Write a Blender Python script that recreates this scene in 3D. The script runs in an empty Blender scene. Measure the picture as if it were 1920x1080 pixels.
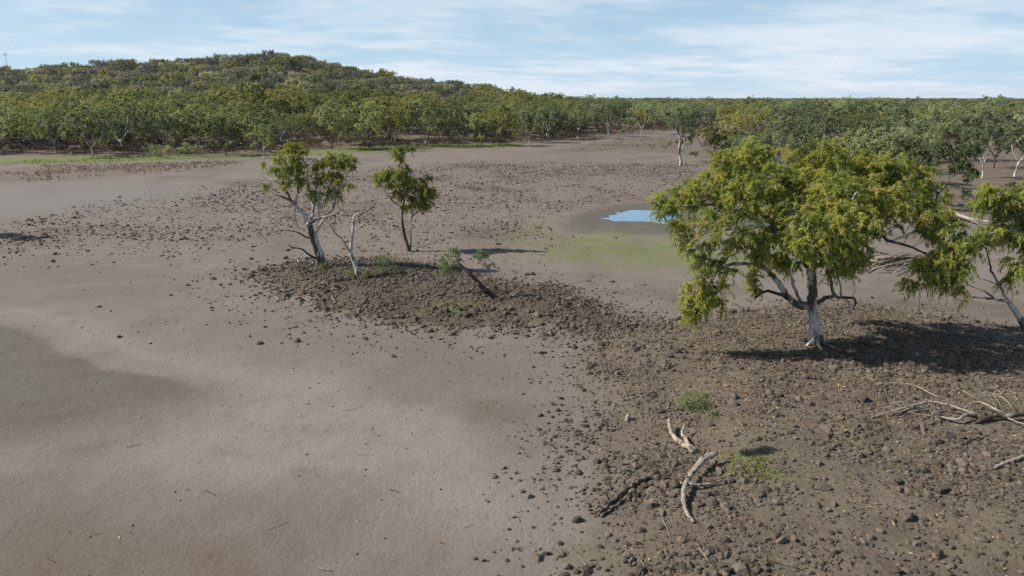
import bpy, math, random
import numpy as np
from mathutils import Vector

R = math.radians
rng = np.random.default_rng(11)
random.seed(11)
SC = bpy.context.scene
COL = SC.collection

# ------------------------------------------------------------------ camera
CAM_H, F, PITCH = 12.0, 1300.0, R(15.35)
cd = bpy.data.cameras.new('camera')
cam = bpy.data.objects.new('camera', cd)
COL.objects.link(cam)
cam.location = (0, 0, CAM_H)
cam.rotation_euler = (math.pi / 2 - PITCH, 0, 0)
cd.sensor_width = 36.0
cd.lens = F / 1920 * 36.0
cd.clip_start, cd.clip_end = 0.1, 30000
SC.camera = cam

# ------------------------------------------------------------------ light
SUN_EL = R(39)
sun_from = Vector((-math.cos(SUN_EL), 0.05 * math.cos(SUN_EL), math.sin(SUN_EL))).normalized()
sl = bpy.data.lights.new('sun', 'SUN')
sl.energy, sl.angle, sl.color = 5.0, R(0.53), (1.0, 0.95, 0.87)
so = bpy.data.objects.new('sun', sl)
COL.objects.link(so)
so.location = (-30, 0, 40)
so.rotation_euler = (-sun_from).to_track_quat('-Z', 'Y').to_euler()

world = bpy.data.worlds.new('World')
SC.world = world
world.use_nodes = True


class NT:
    """small node-tree helper"""
    def __init__(s, tree):
        s.t = tree
        s.n = tree.nodes
        s.l = tree.links

    def add(s, typ, **kw):
        nd = s.n.new(typ)
        for k, v in kw.items():
            setattr(nd, k, v)
        return nd

    def put(s, sock, v):
        if v is None:
            return
        if isinstance(v, bpy.types.NodeSocket):
            s.l.new(v, sock)
        elif isinstance(v, (tuple, list)) and sock.type == 'RGBA' and len(v) == 3:
            sock.default_value = (*v, 1)
        else:
            sock.default_value = v

    def math(s, op, a, b=None, c=None, clamp=False):
        nd = s.add('ShaderNodeMath', operation=op, use_clamp=clamp)
        s.put(nd.inputs[0], a); s.put(nd.inputs[1], b)
        if c is not None:
            s.put(nd.inputs[2], c)
        return nd.outputs[0]

    def mix(s, fac, a, b, blend='MIX'):
        nd = s.add('ShaderNodeMix', data_type='RGBA', blend_type=blend)
        s.put(nd.inputs[0], fac); s.put(nd.inputs[6], a); s.put(nd.inputs[7], b)
        return nd.outputs[2]

    def noise(s, vec, scale, detail=4, rough=0.55, dist=0.0):
        nd = s.add('ShaderNodeTexNoise')
        s.put(nd.inputs['Vector'], vec)
        nd.inputs['Scale'].default_value = scale
        nd.inputs['Detail'].default_value = detail
        nd.inputs['Roughness'].default_value = rough
        nd.inputs['Distortion'].default_value = dist
        return nd.outputs['Fac']

    def ramp(s, fac, stops, interp='LINEAR'):
        nd = s.add('ShaderNodeValToRGB')
        cr = nd.color_ramp
        cr.interpolation = interp
        while len(cr.elements) < len(stops):
            cr.elements.new(0.5)
        for e, (p, c) in zip(cr.elements, stops):
            e.position = p
            e.color = (*c, 1) if isinstance(c, (tuple, list)) else (c, c, c, 1)
        s.put(nd.inputs[0], fac)
        return nd.outputs[0]

    def smooth(s, v, a, b):
        nd = s.add('ShaderNodeMapRange', interpolation_type='SMOOTHSTEP')
        s.put(nd.inputs[0], v); s.put(nd.inputs[1], a); s.put(nd.inputs[2], b)
        nd.inputs[3].default_value = 0; nd.inputs[4].default_value = 1
        return nd.outputs[0]


def build_world():
    t = NT(world.node_tree)
    t.n.clear()
    out = t.add('ShaderNodeOutputWorld')
    bg = t.add('ShaderNodeBackground')
    bg.inputs['Strength'].default_value = 0.057
    sky = t.add('ShaderNodeTexSky', sky_type='NISHITA')
    sky.sun_disc = False
    sky.sun_elevation = SUN_EL
    sky.sun_rotation = math.atan2(sun_from.x, sun_from.y)
    sky.altitude = 100
    sky.air_density = 1.0
    sky.dust_density = 0.4
    sky.ozone_density = 2.0
    tc = t.add('ShaderNodeTexCoord')
    sep = t.add('ShaderNodeSeparateXYZ')
    t.l.new(tc.outputs['Generated'], sep.inputs[0])
    z = t.math('ADD', t.math('MAXIMUM', sep.outputs[2], 0.0), 0.11)
    u = t.math('DIVIDE', sep.outputs[0], z)
    v = t.math('DIVIDE', sep.outputs[1], z)
    cmb = t.add('ShaderNodeCombineXYZ')
    t.put(cmb.inputs[0], t.math('ADD', t.math('MULTIPLY', u, 0.55), t.math('MULTIPLY', v, 0.10)))
    t.put(cmb.inputs[1], t.math('ADD', t.math('MULTIPLY', v, 0.85), t.math('MULTIPLY', u, -0.12)))
    n1 = t.noise(cmb.outputs[0], 0.80, 9, 0.58, 0.25)
    n2 = t.noise(cmb.outputs[0], 0.22, 3, 0.5)
    n3 = t.noise(cmb.outputs[0], 3.6, 6, 0.60, 0.2)
    d = t.math('ADD', t.math('ADD', n1, t.math('MULTIPLY', n2, 0.55)), t.math('MULTIPLY', n3, 0.30))
    dens = t.smooth(d, 0.86, 1.12)
    veil = t.smooth(d, 0.68, 1.02)
    slant = t.math('DIVIDE', 1.0, t.math('ADD', t.math('MAXIMUM', sep.outputs[2], 0.0), 0.07))
    tau = t.math('ADD', t.math('MULTIPLY', dens, 0.15), t.math('MULTIPLY', veil, 0.030))
    body = t.math('SUBTRACT', 1.0, t.math('EXPONENT', t.math('MULTIPLY', t.math('MULTIPLY', tau, slant), -1.0)))
    # pale air along the slant path
    low = t.math('SUBTRACT', 1.0, t.math('EXPONENT', t.math('MULTIPLY', slant, -0.16)))
    hor = t.math('SUBTRACT', 1.0, t.math('EXPONENT', t.math('MULTIPLY', t.math('MULTIPLY', slant, slant), -0.0045)))
    skyc = t.mix(low, sky.outputs[0], t.mix(hor, (4.7, 7.8, 10.8), (7.2, 9.2, 10.9)))
    cl = t.mix(n3, (8.8, 9.6, 10.6), (10.8, 11.1, 11.6))
    c = t.mix(body, skyc, cl)
    t.l.new(c, bg.inputs['Color'])
    t.l.new(bg.outputs[0], out.inputs[0])


build_world()
SC.view_settings.view_transform = 'Standard'
SC.view_settings.look = 'None'
SC.view_settings.exposure = 0.62
SC.view_settings.gamma = 1.0
SC.view_settings.use_curve_mapping = False
SC.cycles.max_bounces = 6
SC.cycles.diffuse_bounces = 3
SC.cycles.glossy_bounces = 2
SC.cycles.transmission_bounces = 4
SC.cycles.volume_bounces = 0
SC.cycles.use_denoising = False
SC.cycles.denoiser = 'OPENIMAGEDENOISE'
SC.cycles.denoising_input_passes = 'RGB_ALBEDO_NORMAL'
SC.cycles.denoising_prefilter = 'ACCURATE'

# ------------------------------------------------------------------ numeric helpers
def hash2(ix, iy, seed):
    h = (ix.astype(np.int64) * 374761393 + iy.astype(np.int64) * 668265263 + seed * 982451653) & 0xFFFFFFFF
    h = ((h ^ (h >> 13)) * 1274126177) & 0xFFFFFFFF
    h = (h ^ (h >> 16)) & 0xFFFFFFFF
    return h / 4294967295.0


def vnoise(x, y, seed=0):
    x = np.asarray(x, float); y = np.asarray(y, float)
    ix, iy = np.floor(x), np.floor(y)
    fx, fy = x - ix, y - iy
    fx = fx * fx * (3 - 2 * fx); fy = fy * fy * (3 - 2 * fy)
    a = hash2(ix, iy, seed); b = hash2(ix + 1, iy, seed)
    c = hash2(ix, iy + 1, seed); d = hash2(ix + 1, iy + 1, seed)
    return (a * (1 - fx) + b * fx) * (1 - fy) + (c * (1 - fx) + d * fx) * fy


def fbm(x, y, seed=0, octs=4):
    s, a, tot = 0, 1.0, 0
    x = np.asarray(x, float); y = np.asarray(y, float)
    for o in range(octs):
        s = s + a * vnoise(x + 17.3 * o, y - 9.1 * o, seed + o)
        tot += a
        a *= 0.5
        x = x * 2.03; y = y * 2.03
    return s / tot


def sstep(v, a, b):
    t = np.clip((np.asarray(v, float) - a) / (b - a), 0, 1)
    return t * t * (3 - 2 * t)


CP, SP = math.cos(PITCH), math.sin(PITCH)


def ray(px, py):
    a, b = (px - 960) / F, (540 - py) / F
    return np.array([a, CP + b * SP, -SP + b * CP])


def flat(px, py, z=0.0):
    """point of level z seen at a picture position"""
    d = ray(px, py)
    k = (z - CAM_H) / d[2]
    return np.array([d[0] * k, d[1] * k])


def PD(px, py, Y):
    """point at distance Y in front, seen at a picture position"""
    d = ray(px, py)
    k = Y / d[1]
    return np.array([d[0] * k, Y, CAM_H + d[2] * k])


def wpoly(pts):
    return np.array([flat(*p) for p in pts])


def sdist(x, y, poly):
    """signed distance to a ground polygon, positive inside"""
    x = np.asarray(x, float); y = np.asarray(y, float)
    best = np.full(x.shape, 1e9)
    inside = np.zeros(x.shape, bool)
    n = len(poly)
    for i in range(n):
        ax, ay = poly[i]; bx, by = poly[(i + 1) % n]
        ex, ey = bx - ax, by - ay
        t = np.clip(((x - ax) * ex + (y - ay) * ey) / (ex * ex + ey * ey + 1e-12), 0, 1)
        best = np.minimum(best, np.hypot(x - ax - t * ex, y - ay - t * ey))
        if ay != by:
            hit = ((ay > y) != (by > y)) & (x < ex * (y - ay) / (by - ay) + ax)
            inside ^= hit
    return np.where(inside, best, -best)


MOUND_A = wpoly([(1150, 1300), (1105, 1030), (1130, 950), (1085, 890), (1120, 830), (1140, 770), (1095, 700), (1110, 640),
                 (1200, 600), (1330, 588), (1450, 572), (1580, 570), (1700, 582), (1800, 606), (1920, 636), (2300, 680), (3200, 1300)])
MOUND_B = wpoly([(460, 515), (570, 492), (700, 486), (800, 498), (900, 522), (1050, 543), (1130, 575), (1170, 610),
                 (1130, 640), (1000, 622), (860, 612), (720, 605), (620, 590), (560, 560)])
DAMP = wpoly([(-300, 590), (0, 612), (90, 632), (130, 660), (200, 688), (290, 704), (370, 728), (380, 750), (300, 780), (180, 800), (60, 838), (-300, 880)])
DAMP_U = wpoly([(-300, 590), (0, 612), (90, 632), (130, 660), (200, 688), (290, 704), (370, 728), (520, 762), (520, 1000), (-300, 1100)])
DAMP_L = wpoly([(-300, 450), (300, 500), (440, 690), (420, 735), (340, 770), (200, 800), (60, 842), (-300, 890)])
PALE = wpoly([(-200, 560), (0, 575), (150, 602), (300, 652), (480, 692), (700, 730), (900, 790), (1000, 880), (1050, 1000), (900, 1010), (600, 940), (300, 905), (150, 870), (330, 800), (430, 745), (300, 695), (120, 640), (0, 605), (-200, 580)])
BROWN = wpoly([(-200, 925), (100, 950), (300, 985), (520, 1050), (640, 1250), (-300, 1250)])
BROWN2 = wpoly([(-100, 470), (250, 500), (420, 540), (640, 610), (900, 640), (1080, 660), (1080, 740), (800, 720), (560, 660), (300, 590), (-100, 540)])
POOL = wpoly([(1136, 408), (1160, 396), (1200, 392), (1250, 394), (1272, 402), (1276, 413), (1250, 419), (1200, 414), (1160, 413)])
POOLRING = wpoly([(1050, 420), (1090, 396), (1150, 383), (1240, 378), (1340, 384), (1370, 410), (1320, 440), (1200, 440), (1090, 436)])
ALGAE = wpoly([(1000, 474), (1030, 448), (1150, 438), (1260, 452), (1330, 460), (1400, 480), (1380, 500), (1260, 498), (1150, 488), (1060, 482)])
ALGAE2 = wpoly([(985, 428), (1010, 418), (1050, 422), (1040, 434), (1000, 437)])
SAND = wpoly([(900, 512), (1000, 500), (1150, 515), (1300, 535), (1500, 560), (1650, 545), (1920, 590), (2100, 650), (1800, 600), (1600, 568), (1420, 572), (1220, 590), (1120, 568), (1000, 530)])
PUG = wpoly([(-60, 420), (150, 392), (420, 350), (700, 318), (900, 300), (1100, 286), (1250, 290), (1330, 320), (1330, 372), (1180, 374), (1080, 390), (1000, 425), (940, 462),
             (760, 474), (560, 440), (450, 440), (330, 470), (150, 480), (-60, 500)])
GREY = wpoly([(-200, 345), (200, 345), (420, 352), (500, 368), (380, 385), (150, 405), (-200, 420)])
CLEAR = wpoly([(-1500, 1300), (-1500, 310), (-300, 294), (0, 291), (170, 294), (300, 288), (430, 293), (500, 296), (560, 284), (700, 281), (800, 277), (940, 274), (1000, 268),
               (1100, 261), (1200, 253), (1255, 246), (1295, 243), (1312, 262), (1316, 296), (1420, 318), (1560, 330), (1730, 350), (1775, 330), (1800, 292),
               (1870, 286), (2000, 290), (2300, 320), (3200, 1300)])
GRASSY = wpoly([(-300, 300), (0, 296), (130, 292), (370, 290), (500, 290), (600, 278), (800, 272), (940, 267), (1010, 270), (950, 278), (820, 279), (700, 286), (560, 293), (360, 300), (200, 306), (0, 310), (-300, 318)])
HERBS = wpoly([(-300, 325), (0, 318), (120, 308), (330, 304), (420, 300), (480, 306), (330, 322), (180, 336), (0, 345), (-300, 352)])
REDPLAIN = wpoly([(1000, 290), (1100, 270), (1200, 258), (1280, 252), (1300, 272), (1300, 285), (1200, 285), (1100, 283)])

EASTFLOOR = wpoly([(1640, 345), (1740, 318), (1800, 285), (2200, 280), (2300, 420), (1920, 400), (1860, 396), (1780, 402), (1700, 385)])
HX = np.array([-700, -400, -293, -259, -225, -191, -160, -136, -116, -89, -55, -20, -7, 14, 48, 120, 400.])
HZ = np.array([20, 22, 23.5, 25.5, 27.5, 30, 32, 30, 26, 21.5, 17, 13, 10, 5.5, 2.2, 0.4, -2.])


def hill_h(x, y):
    x = np.asarray(x, float); y = np.asarray(y, float)
    xs = x * 460.0 / np.maximum(y, 200)
    xs = np.where(y > 460, x, xs)
    p = np.interp(xs, HX, HZ)
    s = 0.20 * sstep(y, 165, 250) + 0.80 * sstep(y, 235, 455)
    s = s * (1 - 0.75 * sstep(y, 520, 900))
    lump = (fbm(x / 60, y / 60, 5) - 0.5) * 7 * sstep(y, 240, 400)
    return p * s + lump * np.clip(p / 15, 0, 1) - 0.6


def ground_h(x, y):
    x = np.asarray(x, float); y = np.asarray(y, float)
    wx = (fbm(x / 3.2, y / 3.2, 31, 3) - 0.5) * 2.6
    a = sdist(x + wx, y - wx * 0.6, MOUND_A)
    b = sdist(x + wx, y - wx * 0.6, MOUND_B)
    h = 0.55 * sstep(a, -1.0, 6.5) + 0.45 * sstep(b, -0.8, 3.0)
    near = np.clip(1 - (y - 20) / 130, 0, 1)
    pl = sdist(x + wx * 0.5, y + wx * 0.6, POOL)
    h = h + (fbm(x / 9, y / 9, 3, 3) - 0.5) * 0.16 * (1 - sstep(pl, -12, -3))
    m = np.maximum(sstep(a, -1.5, 1.5), sstep(b, -1, 1))
    h = h + m * (fbm((x * .8 + y * .6) / 1.3, (y * .8 - x * .6) / 1.3, 8, 2) - 0.5) * 0.10 * near + near * (fbm(x / 0.7, y / 1.3, 9, 2) - 0.5) * 0.015
    h = h - 0.16 * sstep(pl, -3.0, 3.0) + (fbm(x / .8, y / .8, 41, 2) - .5) * .05 * sstep(pl, -3, -1)
    return h


def gz(x, y):
    return float(ground_h(np.array([x]), np.array([y]))[0])


def G(px, py):
    """ground point seen at a picture position"""
    z = 0.0
    for _ in range(6):
        p = flat(px, py, z)
        z = gz(p[0], p[1])
    return np.array([p[0], p[1], z])


def surf_h(x, y):
    return np.maximum(ground_h(x, y), hill_h(x, y))


# ------------------------------------------------------------------ mesh helpers
def mesh_np(name, verts, faces_flat, sizes, mats=(), midx=None, smooth=False):
    me = bpy.data.meshes.new(name)
    verts = np.asarray(verts, np.float32)
    faces_flat = np.asarray(faces_flat, np.int32)
    sizes = np.asarray(sizes, np.int32)
    me.vertices.add(len(verts)); me.vertices.foreach_set('co', verts.ravel())
    me.loops.add(len(faces_flat)); me.loops.foreach_set('vertex_index', faces_flat)
    me.polygons.add(len(sizes))
    st = np.zeros(len(sizes), np.int32); st[1:] = np.cumsum(sizes)[:-1]
    me.polygons.foreach_set('loop_start', st)
    if midx is not None:
        me.polygons.foreach_set('material_index', np.asarray(midx, np.int32))
    me.polygons.foreach_set('use_smooth', np.full(len(sizes), smooth, bool))
    for m in mats:
        me.materials.append(m)
    me.update(calc_edges=True)
    return me


def link(name, me, parent=None, loc=(0, 0, 0)):
    o = bpy.data.objects.new(name, me)
    COL.objects.link(o)
    o.location = loc
    if parent is not None:
        o.parent = parent
    return o


def tag(o, label=None, cat=None, group=None, kind=None):
    for k, v in (('label', label), ('category', cat), ('group', group), ('kind', kind)):
        if v:
            o[k] = v
    return o


def thing(name, label, cat, loc, group=None):
    o = link(name, None, None, loc)
    o.empty_display_size = 0.3
    return tag(o, label, cat, group)


class Tubes:
    """collects tapered tubes into one mesh"""
    def __init__(s):
        s.v = []; s.f = []; s.sz = []; s.nv = 0

    def tube(s, P, rad, sides=6, rough=0.0, cap=True, seed=0):
        P = np.asarray(P, float); rad = np.asarray(rad, float)
        n = len(P)
        if n < 2:
            return
        T = np.zeros_like(P)
        T[1:-1] = P[2:] - P[:-2]; T[0] = P[1] - P[0]; T[-1] = P[-1] - P[-2]
        T /= np.linalg.norm(T, axis=1)[:, None] + 1e-9
        ref = np.array([0, 0, 1.0]) if abs(T[0][2]) < 0.9 else np.array([1.0, 0, 0])
        u = np.cross(T[0], ref); u /= np.linalg.norm(u)
        ang = np.linspace(0, 2 * np.pi, sides, endpoint=False)
        r_ = np.random.default_rng(seed + n)
        lob = 1 + rough * (r_.random(sides) - 0.5) * 2
        for i in range(n):
            u = u - T[i] * np.dot(u, T[i]); u /= np.linalg.norm(u) + 1e-9
            w = np.cross(T[i], u)
            k = rad[i] * lob * (1 + rough * 0.6 * (r_.random(sides) - 0.5))
            s.v.append(P[i] + (np.cos(ang) * k)[:, None] * u + (np.sin(ang) * k)[:, None] * w)
        b = s.nv
        i = np.repeat(np.arange(n - 1), sides); j = np.tile(np.arange(sides), n - 1)
        j2 = (j + 1) % sides
        q = np.stack([b + i * sides + j, b + i * sides + j2, b + (i + 1) * sides + j2, b + (i + 1) * sides + j], 1)
        s.f.append(q.ravel()); s.sz.append(np.full(len(q), 4))
        s.nv += n * sides
        if cap:
            for e, rev in ((0, True), (n - 1, False)):
                idx = b + e * sides + np.arange(sides)
                s.f.append(idx[::-1] if rev else idx); s.sz.append(np.array([sides]))

    def arrays(s):
        return np.concatenate(s.v), np.concatenate(s.f), np.concatenate(s.sz)

    def mesh(s, name, mat, origin=(0, 0, 0)):
        v, f, z = s.arrays()
        return mesh_np(name, v - np.asarray(origin), f, z, [mat], smooth=True)


def spline(pts, step):
    """Catmull-Rom resample; extra columns are carried along"""
    P = np.asarray(pts, float)
    if len(P) == 2:
        n = max(2, int(np.linalg.norm(P[1, :3] - P[0, :3]) / step) + 1)
        t = np.linspace(0, 1, n)[:, None]
        return P[0] * (1 - t) + P[1] * t
    E = np.vstack([2 * P[0] - P[1], P, 2 * P[-1] - P[-2]])
    out = []
    for i in range(1, len(E) - 2):
        p0, p1, p2, p3 = E[i - 1:i + 3]
        n = max(2, int(np.linalg.norm(p2[:3] - p1[:3]) / step) + 1)
        t = np.linspace(0, 1, n, endpoint=False)[:, None]
        out.append(0.5 * (2 * p1 + (p2 - p0) * t + (2 * p0 - 5 * p1 + 4 * p2 - p3) * t ** 2 + (3 * p1 - p0 - 3 * p2 + p3) * t ** 3))
    out.append(P[-1:])
    return np.vstack(out)


# ------------------------------------------------------------------ materials
def new_mat(name):
    m = bpy.data.materials.new(name)
    m.use_nodes = True
    t = NT(m.node_tree)
    t.n.clear()
    out = t.add('ShaderNodeOutputMaterial')
    b = t.add('ShaderNodeBsdfPrincipled')
    b.inputs['Roughness'].default_value = 0.9
    b.inputs['Specular IOR Level'].default_value = 0.15
    t.l.new(b.outputs[0], out.inputs[0])
    return m, t, b, out


def leaf_mat(name, stops, transl=0.35, spread=0.0, rough=0.5):
    m, t, b, out = new_mat(name)
    at = t.add('ShaderNodeAttribute', attribute_name='tint')
    fac = at.outputs['Fac']
    if spread:
        oi = t.add('ShaderNodeObjectInfo')
        fac = t.math('ADD', fac, t.math('MULTIPLY', t.math('SUBTRACT', oi.outputs['Random'], 0.5), spread), clamp=True)
    c = t.ramp(fac, stops)
    t.l.new(c, b.inputs['Base Color'])
    b.inputs['Roughness'].default_value = rough
    b.inputs['Specular IOR Level'].default_value = 0.3
    tr = t.add('ShaderNodeBsdfTranslucent')
    t.l.new(t.mix(1.0, c, (1.15, 1.2, 0.6), 'MULTIPLY'), tr.inputs['Color'])
    mx = t.add('ShaderNodeMixShader')
    mx.inputs[0].default_value = transl
    t.l.new(b.outputs[0], mx.inputs[1]); t.l.new(tr.outputs[0], mx.inputs[2])
    t.l.new(mx.outputs[0], out.inputs[0])
    return m


def bark_mat(name, pale, mid, dark, darkness=0.5, scale=3.0, bump=0.5):
    m, t, b, out = new_mat(name)
    tc = t.add('ShaderNodeTexCoord')
    mp = t.add('ShaderNodeMapping')
    mp.inputs['Scale'].default_value = (1.6, 1.6, 0.55)
    t.l.new(tc.outputs['Object'], mp.inputs[0])
    n1 = t.noise(mp.outputs[0], scale, 5, 0.6, 0.4)
    n2 = t.noise(mp.outputs[0], scale * 5, 4, 0.65)
    n3 = t.noise(mp.outputs[0], scale * 0.45, 3, 0.5)
    c = t.mix(t.smooth(n1, 0.40, 0.62), pale, mid)
    c = t.mix(t.smooth(t.math('ADD', n3, t.math('MULTIPLY', n2, 0.25)), 1.02 - darkness, 1.14 - darkness), c, dark)
    c = t.mix(t.math('MULTIPLY', t.smooth(n2, 0.5, 0.75), 0.5), c, dark)
    t.l.new(c, b.inputs['Base Color'])
    bp = t.add('ShaderNodeBump')
    bp.inputs['Strength'].default_value = bump
    bp.inputs['Distance'].default_value = 0.03
    t.l.new(t.math('ADD', n1, t.math('MULTIPLY', n2, 0.5)), bp.inputs['Height'])
    t.l.new(bp.outputs[0], b.inputs['Normal'])
    return m


M = {}
M['leaf_gold'] = leaf_mat('leaf_gold', [(0.0, (0.088, 0.120, 0.030)), (0.35, (0.190, 0.228, 0.052)), (0.7, (0.345, 0.362, 0.078)), (0.97, (0.470, 0.450, 0.105)), (1.0, (0.42, 0.28, 0.09))], 0.48)
M['leaf_fresh'] = leaf_mat('leaf_fresh', [(0.0, (0.095, 0.122, 0.030)), (0.5, (0.220, 0.240, 0.052)), (1.0, (0.40, 0.375, 0.090))], 0.48)
M['leaf_grey'] = leaf_mat('leaf_grey', [(0.0, (0.100, 0.144, 0.069)), (0.6, (0.194, 0.244, 0.106)), (1.0, (0.300, 0.312, 0.138))], 0.35)
M['leaf_green'] = leaf_mat('leaf_green', [(0.0, (0.085, 0.108, 0.045)), (0.5, (0.200, 0.226, 0.092)), (1.0, (0.350, 0.355, 0.150))], 0.42, 1.0)
M['leaf_olive'] = leaf_mat('leaf_olive', [(0.0, (0.105, 0.122, 0.036)), (0.5, (0.225, 0.228, 0.064)), (1.0, (0.350, 0.315, 0.092))], 0.42, 1.0)
M['leaf_sage'] = leaf_mat('leaf_sage', [(0.0, (0.112, 0.138, 0.076)), (0.5, (0.225, 0.256, 0.136)), (1.0, (0.360, 0.385, 0.210))], 0.42, 1.0)
M['leaf_hill'] = leaf_mat('leaf_hill', [(0.0, (0.092, 0.096, 0.064)), (0.5, (0.182, 0.188, 0.106)), (1.0, (0.320, 0.310, 0.185))], 0.38, 1.0)
M['leaf_blossom'] = leaf_mat('leaf_blossom', [(0.0, (0.24, 0.24, 0.14)), (0.5, (0.40, 0.385, 0.23)), (1.0, (0.54, 0.50, 0.33))], 0.3, 0.6)
M['leaf_bare'] = leaf_mat('leaf_bare', [(0.0, (0.130, 0.111, 0.098)), (0.5, (0.208, 0.182, 0.156)), (1.0, (0.299, 0.260, 0.221))], 0.15, 0.6)
M['leaf_rust'] = leaf_mat('leaf_rust', [(0.0, (0.055, 0.032, 0.022)), (0.5, (0.11, 0.062, 0.040)), (1.0, (0.17, 0.115, 0.070))], 0.2, 0.7)
M['grass'] = leaf_mat('grass', [(0.0, (0.09, 0.12, 0.02)), (0.5, (0.15, 0.20, 0.03)), (1.0, (0.26, 0.27, 0.06))], 0.35)
M['litter'] = leaf_mat('litter', [(0.0, (0.12, 0.062, 0.035)), (0.45, (0.22, 0.13, 0.07)), (0.8, (0.36, 0.27, 0.13)), (1.0, (0.52, 0.43, 0.25))], 0.2)
M['bark_pale'] = bark_mat('bark_pale', (0.50, 0.48, 0.45), (0.33, 0.30, 0.275), (0.085, 0.068, 0.056), 0.43, 2.2)
M['bark_mixed'] = bark_mat('bark_mixed', (0.55, 0.52, 0.49), (0.27, 0.24, 0.215), (0.07, 0.055, 0.045), 0.56)
M['bark_dark'] = bark_mat('bark_dark', (0.30, 0.26, 0.23), (0.15, 0.12, 0.10), (0.06, 0.045, 0.038), 0.55)
M['wood_grey'] = bark_mat('wood_grey', (0.305, 0.262, 0.220), (0.215, 0.180, 0.150), (0.075, 0.058, 0.046), 0.36, 9.0, 1.0)
M['wood_dark'] = bark_mat('wood_dark', (0.16, 0.13, 0.11), (0.07, 0.056, 0.047), (0.025, 0.02, 0.017), 0.5, 6.0, 0.9)
M['wood_straw'] = bark_mat('wood_straw', (0.370, 0.312, 0.242), (0.265, 0.218, 0.166), (0.095, 0.074, 0.056), 0.37, 8.0, 1.0)
M['wood_red'] = bark_mat('wood_red', (0.26, 0.17, 0.13), (0.15, 0.10, 0.08), (0.06, 0.04, 0.033), 0.5, 5.0, 0.7)


def clod_material():
    m, t, b, out = new_mat('mud_clod')
    oi = t.add('ShaderNodeObjectInfo')
    geo = t.add('ShaderNodeNewGeometry')
    n = t.noise(geo.outputs['Position'], 9, 5, 0.65)
    f = t.math('ADD', t.math('MULTIPLY', oi.outputs['Random'], 0.7), t.math('MULTIPLY', n, 0.4))
    c = t.ramp(f, [(0.1, (0.042, 0.032, 0.024)), (0.5, (0.086, 0.067, 0.052)), (0.85, (0.142, 0.114, 0.089)), (1.0, (0.145, 0.090, 0.062))])
    t.l.new(c, b.inputs['Base Color'])
    bp = t.add('ShaderNodeBump')
    bp.inputs['Strength'].default_value = 0.8
    bp.inputs['Distance'].default_value = 0.03
    t.l.new(t.noise(geo.outputs['Position'], 28, 5, 0.7), bp.inputs['Height'])
    t.l.new(bp.outputs[0], b.inputs['Normal'])
    return m


M['clod'] = clod_material()


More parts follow.
